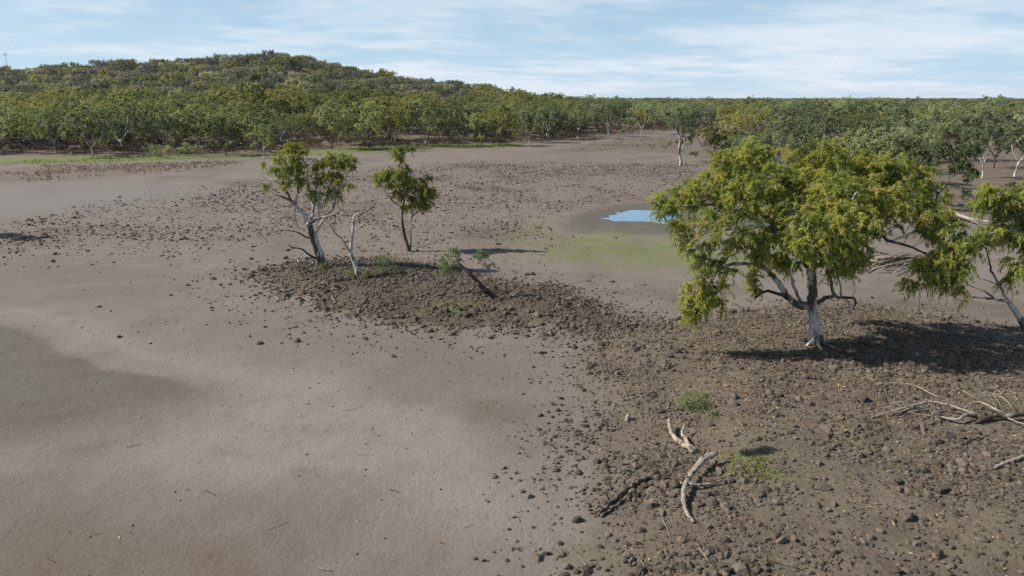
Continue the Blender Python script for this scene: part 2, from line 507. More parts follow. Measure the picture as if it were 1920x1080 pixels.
def ground_material():
    m, t, b, out = new_mat('dry_mud')
    geo = t.add('ShaderNodeNewGeometry')
    P = geo.outputs['Position']
    z1 = t.add('ShaderNodeAttribute', attribute_name='zone')
    z2 = t.add('ShaderNodeAttribute', attribute_name='zone2')
    z3 = t.add('ShaderNodeAttribute', attribute_name='zone3')
    s3 = t.add('ShaderNodeSeparateColor'); t.l.new(z3.outputs['Color'], s3.inputs[0])
    pale, brown = s3.outputs[0], s3.outputs[1]
    s1 = t.add('ShaderNodeSeparateColor'); t.l.new(z1.outputs['Color'], s1.inputs[0])
    s2 = t.add('ShaderNodeSeparateColor'); t.l.new(z2.outputs['Color'], s2.inputs[0])
    mound, green, damp = s1.outputs
    wood, pug, grey = s2.outputs
    nb = t.noise(P, 0.09, 5, 0.6, 0.3)
    nm = t.noise(P, 0.7, 6, 0.62, 0.2)
    nf = t.noise(P, 7.0, 6, 0.7)
    nff = t.noise(P, 34.0, 4, 0.7)
    # smooth pinkish-grey lake mud
    nk = t.noise(P, 0.23, 5, 0.65, 0.8)
    mud = t.ramp(t.math('ADD', t.math('MULTIPLY', nb, 0.65), t.math('MULTIPLY', nk, 0.35)), [(0.34, (0.108, 0.085, 0.066)), (0.44, (0.146, 0.120, 0.100)), (0.53, (0.172, 0.146, 0.127)), (0.62, (0.150, 0.122, 0.100)), (0.70, (0.128, 0.099, 0.076))])
    mud = t.mix(t.math('MULTIPLY', t.smooth(nm, 0.46, 0.72), 0.42), mud, (0.128, 0.104, 0.088))
    mud = t.mix(t.math('MULTIPLY', pale, t.smooth(nm, 0.2, 0.6)), mud, t.mix(nk, (0.192, 0.163, 0.144), (0.215, 0.186, 0.168)))
    mud = t.mix(t.math('MULTIPLY', brown, t.smooth(nk, 0.3, 0.65)), mud, (0.122, 0.096, 0.076))
    mud = t.mix(t.math('MULTIPLY', grey, 0.75), mud, (0.160, 0.148, 0.136))
    mud = t.mix(t.math('MULTIPLY', pug, t.math('MULTIPLY', t.smooth(nm, 0.38, 0.6), 0.55)), mud, (0.136, 0.102, 0.079))
    mud = t.mix(t.math('MULTIPLY', damp, 0.82), mud, t.mix(t.smooth(nm, 0.3, 0.7), (0.080, 0.066, 0.050), (0.100, 0.086, 0.068)))
    # rough brown soil of the low mounds
    soil = t.ramp(t.math('ADD', t.math('MULTIPLY', nf, 0.6), t.math('MULTIPLY', nm, 0.4)),
                  [(0.34, (0.066, 0.051, 0.039)), (0.5, (0.116, 0.092, 0.070)), (0.66, (0.164, 0.133, 0.101))])
    soil = t.mix(t.math('MULTIPLY', t.smooth(t.noise(P, 0.35, 4, 0.6), 0.5, 0.66), 0.38), soil, (0.105, 0.104, 0.058))
    soil = t.mix(t.math('MULTIPLY', t.smooth(t.noise(P, 0.55, 5, 0.65, 0.5), 0.54, 0.68), 0.45), soil, (0.185, 0.150, 0.108))
    edge = t.math('ADD', mound, t.math('MULTIPLY', t.math('SUBTRACT', nm, 0.5), 0.9))
    mud = t.mix(t.smooth(edge, 0.15, 0.95), mud, soil)
    mud = t.mix(t.math('MULTIPLY', t.math('MULTIPLY', damp, mound), 0.8), mud, t.mix(1.0, mud, (0.55, 0.52, 0.50), 'MULTIPLY'))  # second mound soil multiplied darker
    floor = t.mix(t.smooth(nm, 0.35, 0.65), (0.092, 0.064, 0.048), (0.150, 0.118, 0.088))
    mud = t.mix(wood, mud, floor)
    gfac = t.math('MULTIPLY', green, t.smooth(t.math('ADD', t.math('MULTIPLY', nm, 0.7), t.math('MULTIPLY', nf, 0.5)), 0.42, 0.78))
    mud = t.mix(gfac, mud, t.mix(nf, (0.098, 0.118, 0.030), (0.150, 0.172, 0.055)))
    # grain, specks of leaf and grit
    mud = t.mix(t.math('MULTIPLY', t.smooth(nf, 0.35, 0.7), 0.22), mud, t.mix(1.0, mud, (0.62, 0.58, 0.55), 'MULTIPLY'))
    mud = t.mix(t.math('MULTIPLY', t.smooth(nff, 0.60, 0.72), 0.30), mud, (0.072, 0.053, 0.040))
    mud = t.mix(t.math('MULTIPLY', t.smooth(nff, 0.40, 0.30), 0.22), mud, (0.288, 0.248, 0.216))
    t.l.new(mud, b.inputs['Base Color'])
    rr = t.math('SUBTRACT', 0.92, t.math('MULTIPLY', damp, 0.30))
    t.l.new(rr, b.inputs['Roughness'])
    h = t.math('ADD', t.math('ADD', t.math('MULTIPLY', nf, 0.055), t.math('MULTIPLY', nff, 0.014)), t.math('MULTIPLY', t.noise(P, 2.2, 5, 0.65, 0.6), 0.07))
    vor = t.add('ShaderNodeTexVoronoi', feature='SMOOTH_F1')
    t.l.new(P, vor.inputs['Vector'])
    vor.inputs['Scale'].default_value = 5.0
    hm = t.math('MULTIPLY', t.math('SUBTRACT', 0.5, vor.outputs['Distance']), t.math('MULTIPLY', t.math('MAXIMUM', mound, t.math('MULTIPLY', pug, 0.6)), 0.045))
    bp = t.add('ShaderNodeBump')
    bp.inputs['Strength'].default_value = 0.75
    bp.inputs['Distance'].default_value = 1.0
    t.l.new(t.math('ADD', h, hm), bp.inputs['Height'])
    t.l.new(bp.outputs[0], b.inputs['Normal'])
    return m


M['ground'] = ground_material()


def water_material():
    m, t, b, out = new_mat('pool_water')
    geo = t.add('ShaderNodeNewGeometry')
    b.inputs['Base Color'].default_value = (0.13, 0.21, 0.31, 1)  # blue of the reflected sky is put into the base colour
    b.inputs['Roughness'].default_value = 0.05
    b.inputs['IOR'].default_value = 1.42
    b.inputs['Specular IOR Level'].default_value = 0.5
    bp = t.add('ShaderNodeBump')
    bp.inputs['Strength'].default_value = 0.12
    bp.inputs['Distance'].default_value = 0.05
    t.l.new(t.noise(geo.outputs['Position'], 4.0, 3, 0.5), bp.inputs['Height'])
    t.l.new(bp.outputs[0], b.inputs['Normal'])
    return m


M['water'] = water_material()

# ------------------------------------------------------------------ ground
def axis(segs):
    out = []
    for a, b, s in segs:
        n = max(1, int(round((b - a) / s)))
        out.append(np.linspace(a, b, n, endpoint=False))
    return np.concatenate(out + [np.array([segs[-1][1]])])


def geo_axis(a, b, n):
    return np.geomspace(a, b, n)


yy = np.concatenate([axis([(-80, 8, 8), (8, 15, 0.5), (15, 56, 0.2), (56, 90, 0.4), (90, 170, 0.8), (170, 330, 3)]), geo_axis(345, 9000, 40)])
xr = np.concatenate([axis([(24, 60, 0.45), (60, 150, 2.2)]), geo_axis(158, 9000, 34)])
xx = np.concatenate([-xr[::-1], axis([(-24, 24, 0.2)])[1:-1], xr])
GX, GY = np.meshgrid(xx, yy)
gx, gy = GX.ravel(), GY.ravel()
gzv = ground_h(gx, gy)
nxx, nyy = len(xx), len(yy)
ii = (np.arange(nyy - 1)[:, None] * nxx + np.arange(nxx - 1)[None, :]).ravel()
quads = np.stack([ii, ii + 1, ii + 1 + nxx, ii + nxx], 1)
gme = mesh_np('ground', np.stack([gx, gy, gzv], 1), quads.ravel(), np.full(len(quads), 4), [M['ground']], smooth=True)


def zone_masks(x, y):
    w = (fbm(x / 4.0, y / 4.0, 21, 4) - 0.5) * 5.0
    w2 = (fbm(x / 1.1, y / 1.1, 22, 3) - 0.5) * 1.6
    far = np.clip(y / 60, 0.6, 4)
    mound = np.maximum(sstep(sdist(x + w * 1.1 + w2, y + w * 0.8, MOUND_A), -2.6, 3.6), sstep(sdist(x + w * 0.5 + w2, y + w * 0.4, MOUND_B), -1.2, 1.0))
    mound = np.maximum(mound, 0.35 * sstep(sdist(x + w, y, MOUND_B), -6, 0))
    damp = 1.0 * sstep(sdist(x + w * 0.20, y + w * 0.18 + w2 * 0.3, DAMP_U), -0.1, 0.55) * sstep(sdist(x + w * .5, y + w * .6, DAMP_L), -1.2, 2.8)
    damp = np.maximum(damp, 1.0 * sstep(sdist(x + w * 0.4, y + w * 0.5, POOLRING), -1.5, 2.0))
    damp = np.maximum(damp, 0.75 * sstep(sdist(x + w * .5 + w2, y + w * .4, MOUND_B), -.5, 1.2))  # the same mask also darkens the soil of the second mound
    green = 1.25 * sstep(sdist(x + w * 1.4, y + w * 1.6, ALGAE), -6.0, 5.0)
    green = np.maximum(green, 0.85 * sstep(sdist(x + w, y + w, ALGAE2), -3, 2))
    green = np.maximum(green, 1.7 * sstep(sdist(x + w * 2, y + w * 2.5, GRASSY), -3, 4))
    for (px, py, rx, ry, k) in ((1415, 878, 1.3, 0.9, 0.9), (862, 578, 1.2, 1.2, 0.9), (790, 545, 2.5, 1.5, 0.4), (1330, 640, 3.0, 2.0, 0.2)):
        c = flat(px, py, 0.4)
        green = np.maximum(green, k * np.exp(-(((x + w2 - c[0]) / rx) ** 2 + ((y + w2 - c[1]) / ry) ** 2)))
    wood = 1 - sstep(sdist(x + w * far, y + w * far, CLEAR), -6, 7)
    wood = np.maximum(wood, 0.75 * sstep(sdist(x + w * 3, y + w * 3, REDPLAIN), -8, 8))
    hb = flat(1810, 375)
    wood = np.maximum(wood, 0.8 * np.exp(-(((x + w - hb[0]) / 7) ** 2 + ((y + w - hb[1]) / 12) ** 2)))
    wood = np.maximum(wood, 0.6 * sstep(sdist(x + w * 3, y + w * 3, HERBS), -5, 5))
    wood = np.maximum(wood, 0.85 * sstep(sdist(x + w * 2, y + w * 2, EASTFLOOR), -5, 6))
    pug = sstep(sdist(x + w * 2, y + w * 2, PUG), -8, 6)
    grey = sstep(sdist(x + w * 2, y + w * 2, GREY), -10, 10)
    grey = np.maximum(grey, 0.55 * sstep(sdist(x + w, y, DAMP), 0.0, 4.0))
    pale = sstep(sdist(x + w * .5, y + w * .6, PALE), -1.0, 1.8)
    brown = np.maximum(sstep(sdist(x + w * .8, y + w * .6, BROWN), -1.5, 1.5), .7 * sstep(sdist(x + w, y + w, BROWN2), -3, 4))
    return mound, green, damp, wood, pug, grey, pale, brown, 0 * x


zm = zone_masks(gx, gy)
for nm_, tr in (('zone', zm[:3]), ('zone2', zm[3:6]), ('zone3', zm[6:])):
    at = gme.attributes.new(nm_, 'FLOAT_COLOR', 'POINT')
    c = np.ones((len(gx), 4), np.float32)
    for k in range(3):
        c[:, k] = tr[k]
    at.data.foreach_set('color', c.ravel())
tag(link('ground', gme), 'dry lake bed of pinkish grey mud with brown mounds', None, None, 'structure')

# the hill
hx = np.linspace(-760, 420, 119); hy = np.linspace(150, 1000, 86)
HXg, HYg = np.meshgrid(hx, hy)
hzv = hill_h(HXg.ravel(), HYg.ravel())
ii = (np.arange(85)[:, None] * 119 + np.arange(118)[None, :]).ravel()
hill_gap = lambda x, y: fbm(x / 18, y / 18, 63, 3) < .26
hq = np.stack([ii, ii + 1, ii + 120, ii + 119], 1)


def hill_material():
    m, t, b, out = new_mat('hill_soil')
    geo = t.add('ShaderNodeNewGeometry')
    n = t.noise(geo.outputs['Position'], 0.06, 6, 0.65)
    n2 = t.noise(geo.outputs['Position'], 0.6, 4, 0.65)
    c = t.mix(n2, t.mix(n, (0.115, 0.080, 0.060), (0.16, 0.13, 0.09)), (0.12, 0.10, 0.06))
    t.l.new(c, b.inputs['Base Color'])
    return m


hme = mesh_np('hill', np.stack([HXg.ravel(), HYg.ravel(), hzv], 1), hq.ravel(), np.full(len(hq), 4), [hill_material()], smooth=True)
tag(link('hill', hme), 'low wooded hill of reddish soil behind the plain', None, None, 'structure')

# the pool: a level sheet in the hollow, its shore is where the mud rises through it
pc = POOL.mean(0)
lev = -0.082
th = np.linspace(0, 2 * np.pi, 40, endpoint=False)
wv = np.stack([pc[0] + np.cos(th) * 8.0, pc[1] + np.sin(th) * 8.5, np.full(40, 0)], 1)
wo = link('water', mesh_np('water', wv - np.array([pc[0], pc[1], 0]), np.arange(40), [40], [M['water']]), None, (pc[0], pc[1], lev))
tag(wo, 'small shallow pool of blue water left on the mud', None, None, 'structure')

# ------------------------------------------------------------------ trees
class Tree:
    def __init__(s, seed=0):
        s.pos = []; s.par = []; s.r = []; s.limb = []; s.path = []
        s.chains = []
        s.g = np.random.default_rng(seed)

    def limb_line(s, pts, r0, r1, limb, step=0.25, wob=0.25, flare=0.0, attach=True, power=1.0):
        P = spline(pts, step)
        n = len(P)
        t = np.linspace(0, 1, n)
        rad = r0 + (r1 - r0) * t ** power
        if flare:
            d = np.linalg.norm(P - P[0], axis=1)
            rad = rad * (1 + flare * np.exp(-d / 0.45))
        j = s.g.normal(0, 1, (n, 3)) * (rad * wob)[:, None]
        j[0] = 0
        P = P + j
        par = -1
        if attach and s.pos:
            A = np.array(s.pos)
            par = int(np.argmin(np.linalg.norm(A - P[0], axis=1)))
            P[0] = A[par]
        ids = [par] if par >= 0 else []
        for k in range(0 if par < 0 else 1, n):
            p = ids[-1] if ids else -1
            s.pos.append(P[k]); s.par.append(p); s.r.append(rad[k]); s.limb.append(limb)
            s.path.append(0 if p < 0 else s.path[p] + np.linalg.norm(P[k] - s.pos[p]))
            ids.append(len(s.pos) - 1)
        s.chains.append((ids, limb, True, par >= 0, rad[0]))
        return ids

    def grow(s, C, wpath=0.18, lift=0.15, step=0.4):
        A0 = np.array(s.pos)
        d0 = np.array([np.min(np.linalg.norm(A0 - c, axis=1)) for c in C])
        for ci in np.argsort(d0):
            c = C[ci]
            A = np.array(s.pos)
            d = np.linalg.norm(A - c, axis=1)
            k = int(np.argmin(d + wpath * np.array(s.path)))
            a = A[k]
            dd = d[k]
            if dd < 0.08:
                continue
            n = int(max(2, min(7, round(dd / step))))
            mid = (a + c) / 2 + np.array([0, 0, lift * dd]) + s.g.normal(0, 0.08, 3) * dd
            ids = [k]
            for q in range(1, n + 1):
                t = q / n
                p = (1 - t) ** 2 * a + 2 * t * (1 - t) * mid + t * t * c + s.g.normal(0, 0.015, 3) * dd * (q < n)
                s.pos.append(p); s.par.append(ids[-1]); s.r.append(0); s.limb.append(s.limb[k])
                s.path.append(s.path[ids[-1]] + dd / n)
                ids.append(len(s.pos) - 1)
            s.chains.append((ids, s.limb[k], False, True, 0))

    def meshes(s, rtip=0.008, exp=0.5, sides=(4, 6, 10), rough=0.10):
        n = len(s.pos)
        cnt = np.zeros(n)
        has = np.zeros(n, bool)
        for p in s.par:
            if p >= 0:
                has[p] = True
        cnt[~has] = 1
        for i in range(n - 1, 0, -1):
            if s.par[i] >= 0:
                cnt[s.par[i]] += cnt[i]
        auto = rtip * np.maximum(cnt, 1) ** exp
        rad = np.where(np.array(s.r) > 0, np.array(s.r), auto)
        for i in range(n):                                   # a twig is never thicker than its bough
            p = s.par[i]
            if p >= 0 and s.r[i] == 0:
                rad[i] = min(rad[i], rad[p] * 0.92)
        out = {}
        pos = np.array(s.pos)
        for k, (ids, limb, hand, att, r0) in enumerate(s.chains):
            rr = rad[ids].copy()
            if att and len(ids) > 1:
                rr[0] = min(rr[0], rr[1] * 1.25)
            rm = rr.max()
            sd = sides[0] if rm < 0.03 else sides[1] if rm < 0.1 else sides[2]
            out.setdefault(limb, Tubes()).tube(pos[ids], rr, sd, rough, True, k)
        return out


def blob_clusters(blobs, dens, g, shell=0.45):
    """blobs: rows (cx,cy,cz,rx,ry,rz); foliage cluster centres spread through them"""
    out = []
    for (cx, cy, cz, rx, ry, rz) in blobs:
        n = max(3, int(dens * (rx * ry * rz) ** (2 / 3)))
        v = g.normal(0, 1, (n, 3)); v /= np.linalg.norm(v, axis=1)[:, None]
        r = g.random(n) ** shell
        out.append(np.array([cx, cy, cz]) + v * r[:, None] * np.array([rx, ry, rz]))
    return np.vstack(out)


def leaves(C, g, ntw, per, L, ll, lw, droop, center, cl_tint, spread=0.18, hang=0.8, face=0.0):
    """quads of lance leaves on drooping twigs round every cluster centre -> verts, tint"""
    n = len(C)
    d = g.normal(0, 1, (n, ntw, 3))
    outw = C - center
    outw /= np.linalg.norm(outw, axis=1)[:, None] + 1e-6
    d = d / np.linalg.norm(d, axis=2)[:, :, None] + outw[:, None, :] * 0.45 + np.array([0, 0, 0.15])
    d /= np.linalg.norm(d, axis=2)[:, :, None]
    ln = L * (0.5 + g.random((n, ntw, 1, 1)) * 0.8)
    t = g.random((n, ntw, per, 1)) ** 0.8
    tan = d[:, :, None, :] + np.array([0, 0, -2 * droop]) * t
    p = C[:, None, None, :] + (d[:, :, None, :] * t + np.array([0, 0, -droop]) * t * t) * ln
    p = p + g.normal(0, 0.04 * L, p.shape)
    a = tan / np.linalg.norm(tan, axis=3)[..., None] * 0.5 + g.normal(0, 0.42, p.shape) + np.array([0, 0, -hang])
    a /= np.linalg.norm(a, axis=3)[..., None]
    no = g.normal(0, 1, p.shape)
    if face:
        o_ = p - C[:, None, None, :]
        o_ = o_ / (np.linalg.norm(o_, axis=3)[..., None] + 1e-6) * .7 + outw[:, None, None, :] * .7 + np.array([0, 0, .35])
        no = no * .55 + o_ * face
    b = np.cross(a, no); b /= np.linalg.norm(b, axis=3)[..., None] + 1e-9
    l_ = ll * (0.6 + 0.8 * g.random(t.shape)); w_ = lw * (0.7 + 0.6 * g.random(t.shape))
    nrm = np.cross(a, b)
    m1 = p + a * l_ * 0.45 + b * w_ * 0.5 + nrm * l_ * 0.07
    m2 = p + a * l_ * 0.45 - b * w_ * 0.5 + nrm * l_ * 0.07
    V = np.stack([p, m1, p + a * l_, m2], 3).reshape(-1, 3)
    tint = np.clip(np.asarray(cl_tint)[:, None, None, None] + g.normal(0, spread, t.shape), 0, 0.999)
    tint = np.repeat(tint.reshape(-1), 4)
    return V, tint


def leaf_mesh(name, V, tint, mat, origin=(0, 0, 0)):
    n = len(V) // 4
    me = mesh_np(name, V - np.asarray(origin), np.arange(4 * n), np.full(n, 4), [mat])
    at = me.attributes.new('tint', 'FLOAT', 'POINT')
    at.data.foreach_set('value', tint.astype(np.float32))
    return me


def finish_tree(tr, name, label, base, bark, leafset, leafm, group=None, cat='tree', limb_mats=None, crown_name='crown', rtip=0.008, exp=0.5, sides=(4, 6, 10)):
    root = thing(name, label, cat, base, group)
    for lid, tb in sorted(tr.meshes(rtip, exp, sides).items()):
        nm = 'trunk' if lid < 1 else 'limb'
        mt = (limb_mats or {}).get(lid, bark)
        lo = link(nm, tb.mesh(nm, mt, base), root if lid < 1 else stem0)
        if lid < 1:
            stem0 = lo
    if leafset is not None:
        link(crown_name, leaf_mesh(crown_name, leafset[0], leafset[1], leafm, base), root)
    return root


def zlimb(zx, zy, sc, ox, oy, Y0):
    return lambda pts: [PD(ox + p[0] * sc, oy + p[1] * sc, Y0 + (p[2] if len(p) > 2 else 0)) for p in pts]


def zblobs(rows, sc, ox, oy, Y0, depth=0.9):
    out = []
    for r in rows:
        zx, zy, rx, ry, dy = r[:5]
        Y = Y0 + dy
        c = PD(ox + zx * sc, oy + zy * sc, Y)
        ppm = F / (Y * CP + (CAM_H - c[2]) * SP)
        a, b = rx * sc / ppm, ry * sc / ppm
        dp = r[5] if len(r) > 5 else depth * (a + b) / 2
        out.append((c[0], c[1], c[2], a, dp, b))
    return out


# ---- the big spreading gum on the mound
def big_gum():
    base = G(1530, 645)
    Y0 = base[1]
    z = zlimb(0, 0, 0.4075, 1180, 240, Y0)
    T = Tree(5)
    b0 = base - np.array([0, 0, 0.25])
    T.limb_line([b0, *z([(856, 930), (848, 860), (846, 780), (842, 700), (836, 650)])], 0.265, 0.21, 0, 0.2, 0.16, 0.45, False)
    LL = [
        # id, points, r0, r1
        (1, [(836, 650), (790, 560, -.4), (700, 490, -.6), (640, 450, -.6), (560, 410, -.5), (470, 380, -.4), (360, 350, -.2), (240, 360, 0)], .21, .03),
        (2, [(836, 650), (810, 520, .6), (760, 400, 1.2), (640, 300, 2.0), (560, 200, 2.6)], .19, .03),
        (3, [(836, 650), (860, 620, 0), (920, 600, -.3), (960, 500, -.8), (1000, 400, -1.2), (1040, 300, -1.2)], .20, .03),
        (4, [(920, 600, -.3), (1000, 560, .3), (1100, 470, .8), (1160, 430, 1.1), (1250, 380, 1.4), (1340, 330, 1.6)], .13, .03),
        (5, [(800, 830), (740, 790, -.3), (690, 720, -.6), (640, 660, -.8), (590, 630, -.9), (510, 620, -1.0), (430, 640, -1.1), (380, 700, -1.2), (340, 760, -1.3)], .17, .03),
        (6, [(740, 790, -.3), (690, 765, -.7), (630, 750, -1.0), (580, 782, -1.2)], .10, .05),
        (7, [(800, 815), (770, 760, .2), (740, 680, .3), (725, 590, .3), (690, 520, .4), (620, 500, .6)], .09, .03),
        (8, [(870, 800), (930, 775, .2), (980, 780, .1), (1030, 782, -.1), (1042, 800, -.2), (1030, 835, -.2)], .12, .035),
        (9, [(940, 775, .2), (930, 710, .3), (912, 650, .2), (905, 610, .1)], .085, .05),
        (10, [(970, 775, .2), (972, 730, .5), (958, 680, .6)], .065, .02),
        (11, [(1030, 470, -.4), (1140, 485, -.4), (1200, 520, -.5), (1300, 550, -.5), (1365, 582, -.5)], .10, .035),
        (12, [(1200, 520, -.5), (1260, 500, -.3), (1330, 470, -.2), (1420, 450, 0), (1480, 450, 0)], .06, .02),
        (13, [(760, 400, 1.2), (840, 300, 2.2), (900, 220, 3.0)], .10, .03),
        (14, [(640, 450, -.6), (540, 450, -1.6), (430, 470, -2.0), (300, 470, -1.6)], .085, .02),
        (15, [(1000, 560, .3), (1060, 400, 2.2), (1160, 300, 3.2)], .09, .02),
    ]
    for lid, pts, r0, r1 in LL:
        T.limb_line(z(pts), r0, r1, lid, 0.22, 0.22)
    for k in range(6):                                       # buttress roots
        a = k * 1.05 + .4
        d = np.array([math.cos(a), math.sin(a), 0.0])
        T.limb_line([base + np.array([0, 0, .42]) + d * .12, base + d * .34 + np.array([0, 0, .12]), base + d * (.75 + .2 * (k % 3)) + np.array([0, 0, -.06])], .15, .03, 0, .12, .2, 0, False)
    # short dead twigs on the stubs
    for pts in ([(1300, 550, -.5), (1330, 532, -.5), (1362, 530, -.5)], [(1260, 540, -.5), (1270, 515, -.6), (1290, 505, -.6)], [(1030, 782), (1030, 760, -.1), (1045, 752, -.1)],
                [(990, 782), (1010, 815), (1000, 840)], [(930, 720, .3), (900, 715, .1), (880, 700, 0)], [(870, 810), (900, 850, -.3), (940, 880, -.4), (950, 940, -.5)],
                [(1350, 580, -.5), (1380, 570, -.5), (1400, 590, -.5)], [(912, 680, .2), (870, 670, 0), (850, 660, -.1)]):
        T.limb_line(z(pts), .022, .008, 8 if pts[0][0] < 1100 else 11, 0.15, 0.5)
    rows = [(230, 340, 110, 70, 0), (170, 370, 60, 45, -.3), (330, 290, 120, 90, .3), (440, 220, 130, 110, .8), (560, 150, 120, 85, 2.0), (600, 85, 60, 45, 2.2), (550, 110, 90, 55, 1.4), (480, 160, 90, 70, .6), (930, 115, 75, 50, 1.6), (1080, 160, 80, 55, 1.8), (1200, 165, 80, 55, 1.6), (480, 340, 130, 100, -.8),
            (590, 260, 140, 120, .2), (690, 240, 90, 100, 1.6), (770, 130, 65, 45, 2.6), (800, 260, 120, 100, 1.0), (760, 350, 120, 100, 2.4), (880, 170, 105, 70, 2.4), (940, 140, 70, 50, 2.8),
            (920, 290, 140, 110, -.6), (860, 400, 150, 110, -2.0), (1010, 240, 110, 100, 1.5), (1110, 200, 110, 80, 2.8), (1080, 330, 130, 110, -.4), (1000, 440, 140, 100, -2.2), (920, 530, 160, 80, -2.4),
            (1020, 600, 95, 75, -1.8), (950, 620, 70, 55, -1.6), (760, 600, 70, 50, -1.2), (680, 540, 90, 60, -1.4), (1060, 540, 85, 70, -1.0), (800, 530, 120, 80, -2.2), (1210, 220, 120, 90, 2.4), (1320, 210, 100, 80, 2.0), (1230, 320, 120, 90, .6), (1340, 320, 110, 90, 1.0), (1320, 420, 120, 80, -.3),
            (1430, 400, 80, 60, .2), (1460, 440, 55, 45, 0), (1400, 480, 60, 45, -.3), (230, 440, 75, 50, -1.0), (270, 520, 50, 55, -1.2), (340, 430, 70, 50, -1.6), (420, 540, 90, 45, -1.2), (480, 470, 100, 60, -1.8),
            (560, 530, 90, 60, -1.2), (640, 570, 80, 60, -.8), (330, 600, 55, 40, -1.1), (420, 650, 90, 50, -1.2), (350, 720, 95, 60, -1.3), (290, 790, 80, 55, -1.3), (265, 835, 55, 40, -1.3), (340, 820, 50, 40, -1.3), (380, 790, 60, 55, -1.3), (300, 845, 35, 30, -1.3),
            (600, 690, 42, 45, .2), (585, 740, 35, 30, .2), (690, 620, 60, 50, .8), (700, 470, 110, 80, 1.2), (1150, 420, 90, 70, 2.0), (950, 360, 150, 120, 3.4), (600, 330, 130, 110, 3.4), (1150, 310, 120, 100, 3.9), (780, 220, 120, 90, 3.8)]
    B = zblobs(rows, .4075, 1180, 240, Y0, 1.05)
    g = np.random.default_rng(3)
    C = blob_clusters(B, 23, g, 0.42)
    C = C[fbm(C[:, 0] / 1.1 + C[:, 2], C[:, 1] / 1.1 - C[:, 2] * .7, 33, 2) > .20]
    T.grow(C)
    tint = np.clip(g.normal(0.60, 0.20, len(C)), 0.05, 0.95)
    LS = leaves(C, g, 8, 36, 0.48, 0.14, 0.030, 0.50, np.array([base[0], base[1], base[2] + 4.5]), tint, 0.14, 0.6, .5)
    finish_tree(T, 'gum_tree', 'large spreading gum tree with golden green crown and pale trunk casting a long shadow', base, M['bark_pale'], LS, M['leaf_gold'],
                limb_mats={1: M['bark_pale'], 5: M['bark_pale'], 6: M['wood_dark'], 8: M['bark_dark'], 9: M['bark_dark'], 11: M['bark_dark']})
    return base


big_base = big_gum()


# ---- the gum at the edge whose pale trunk leans in
def leaning_gum():
    base = G(1968, 668)
    Y0 = base[1]
    z = zlimb(0, 0, 0.4075, 1180, 240, Y0)
    T = Tree(9)
    b0 = base - np.array([0, 0, 0.2])
    T.limb_line([b0, *z([(1860, 980), (1816, 915), (1780, 850), (1745, 802)])], 0.17, 0.11, 0, 0.2, 0.12, 0.4, False)
    for lid, pts, r0, r1 in [
        (1, [(1745, 802), (1715, 745, .2), (1690, 700, .3), (1665, 655, .3), (1655, 610, .2), (1640, 560, .2), (1600, 500, .3)], .075, .02),
        (2, [(1745, 802), (1700, 790, -.3), (1650, 785, -.4), (1580, 778, -.6)], .085, .03),
        (3, [(1690, 790, -.3), (1640, 755, -.4), (1590, 735, -.5)], .05, .02),
        (4, [(1715, 745, .2), (1680, 715, 0), (1640, 700, -.3), (1600, 688, -.5)], .035, .012),
        (5, [(1816, 915), (1850, 760, .4), (1850, 600, .6), (1800, 480, .7), (1780, 400, .8), (1740, 330, .8)], .10, .02),
        (6, [(1800, 480, .7), (1720, 470, .5), (1620, 500, .3), (1520, 500, 0), (1450, 560, -.2), (1390, 640, -.3)], .06, .015),
        (7, [(1590, 735, -.5), (1500, 690, -.6), (1450, 640, -.6)], .025, .01),
        (8, [(1850, 700, .4), (1830, 640, 0), (1790, 610, -.2)], .04, .01)]:
        T.limb_line(z(pts), r0, r1, lid, 0.2, 0.3)
    rows = [(1475, 520, 95, 80, 0), (1530, 560, 70, 50, 0), (1400, 620, 90, 60, -.3), (1370, 680, 75, 50, -.4), (1470, 640, 90, 60, -.5), (1500, 710, 55, 60, -.6), (1290, 710, 45, 40, -.4), (1560, 640, 45, 35, -.4),
            (1680, 300, 80, 60, .8), (1650, 340, 60, 40, .6), (1760, 330, 70, 90, .8), (1850, 350, 90, 120, 1.0), (1700, 460, 100, 45, .5), (1610, 490, 60, 50, .2), (1780, 480, 70, 40, .5), (1800, 620, 45, 60, -.2), (1790, 690, 45, 35, -.2),
            (1860, 520, 80, 80, .4), (1960, 420, 120, 130, .8), (1960, 620, 110, 100, 0), (1900, 260, 90, 70, 1.2)]
    B = zblobs(rows, .4075, 1180, 240, Y0, 1.0)
    g = np.random.default_rng(4)
    C = blob_clusters(B, 27, g, 0.42)
    T.grow(C)
    tint = np.clip(g.normal(0.56, 0.2, len(C)), 0.03, 0.9)
    LS = leaves(C, g, 8, 34, 0.50, 0.155, 0.030, 0.85, np.array([base[0], base[1], base[2] + 4.0]), tint, 0.15, 0.8, .45)
    finish_tree(T, 'gum_tree', 'leaning gum with drooping leaf curtains and a thin white mottled trunk', base, M['bark_pale'], LS, M['leaf_gold'])


leaning_gum()


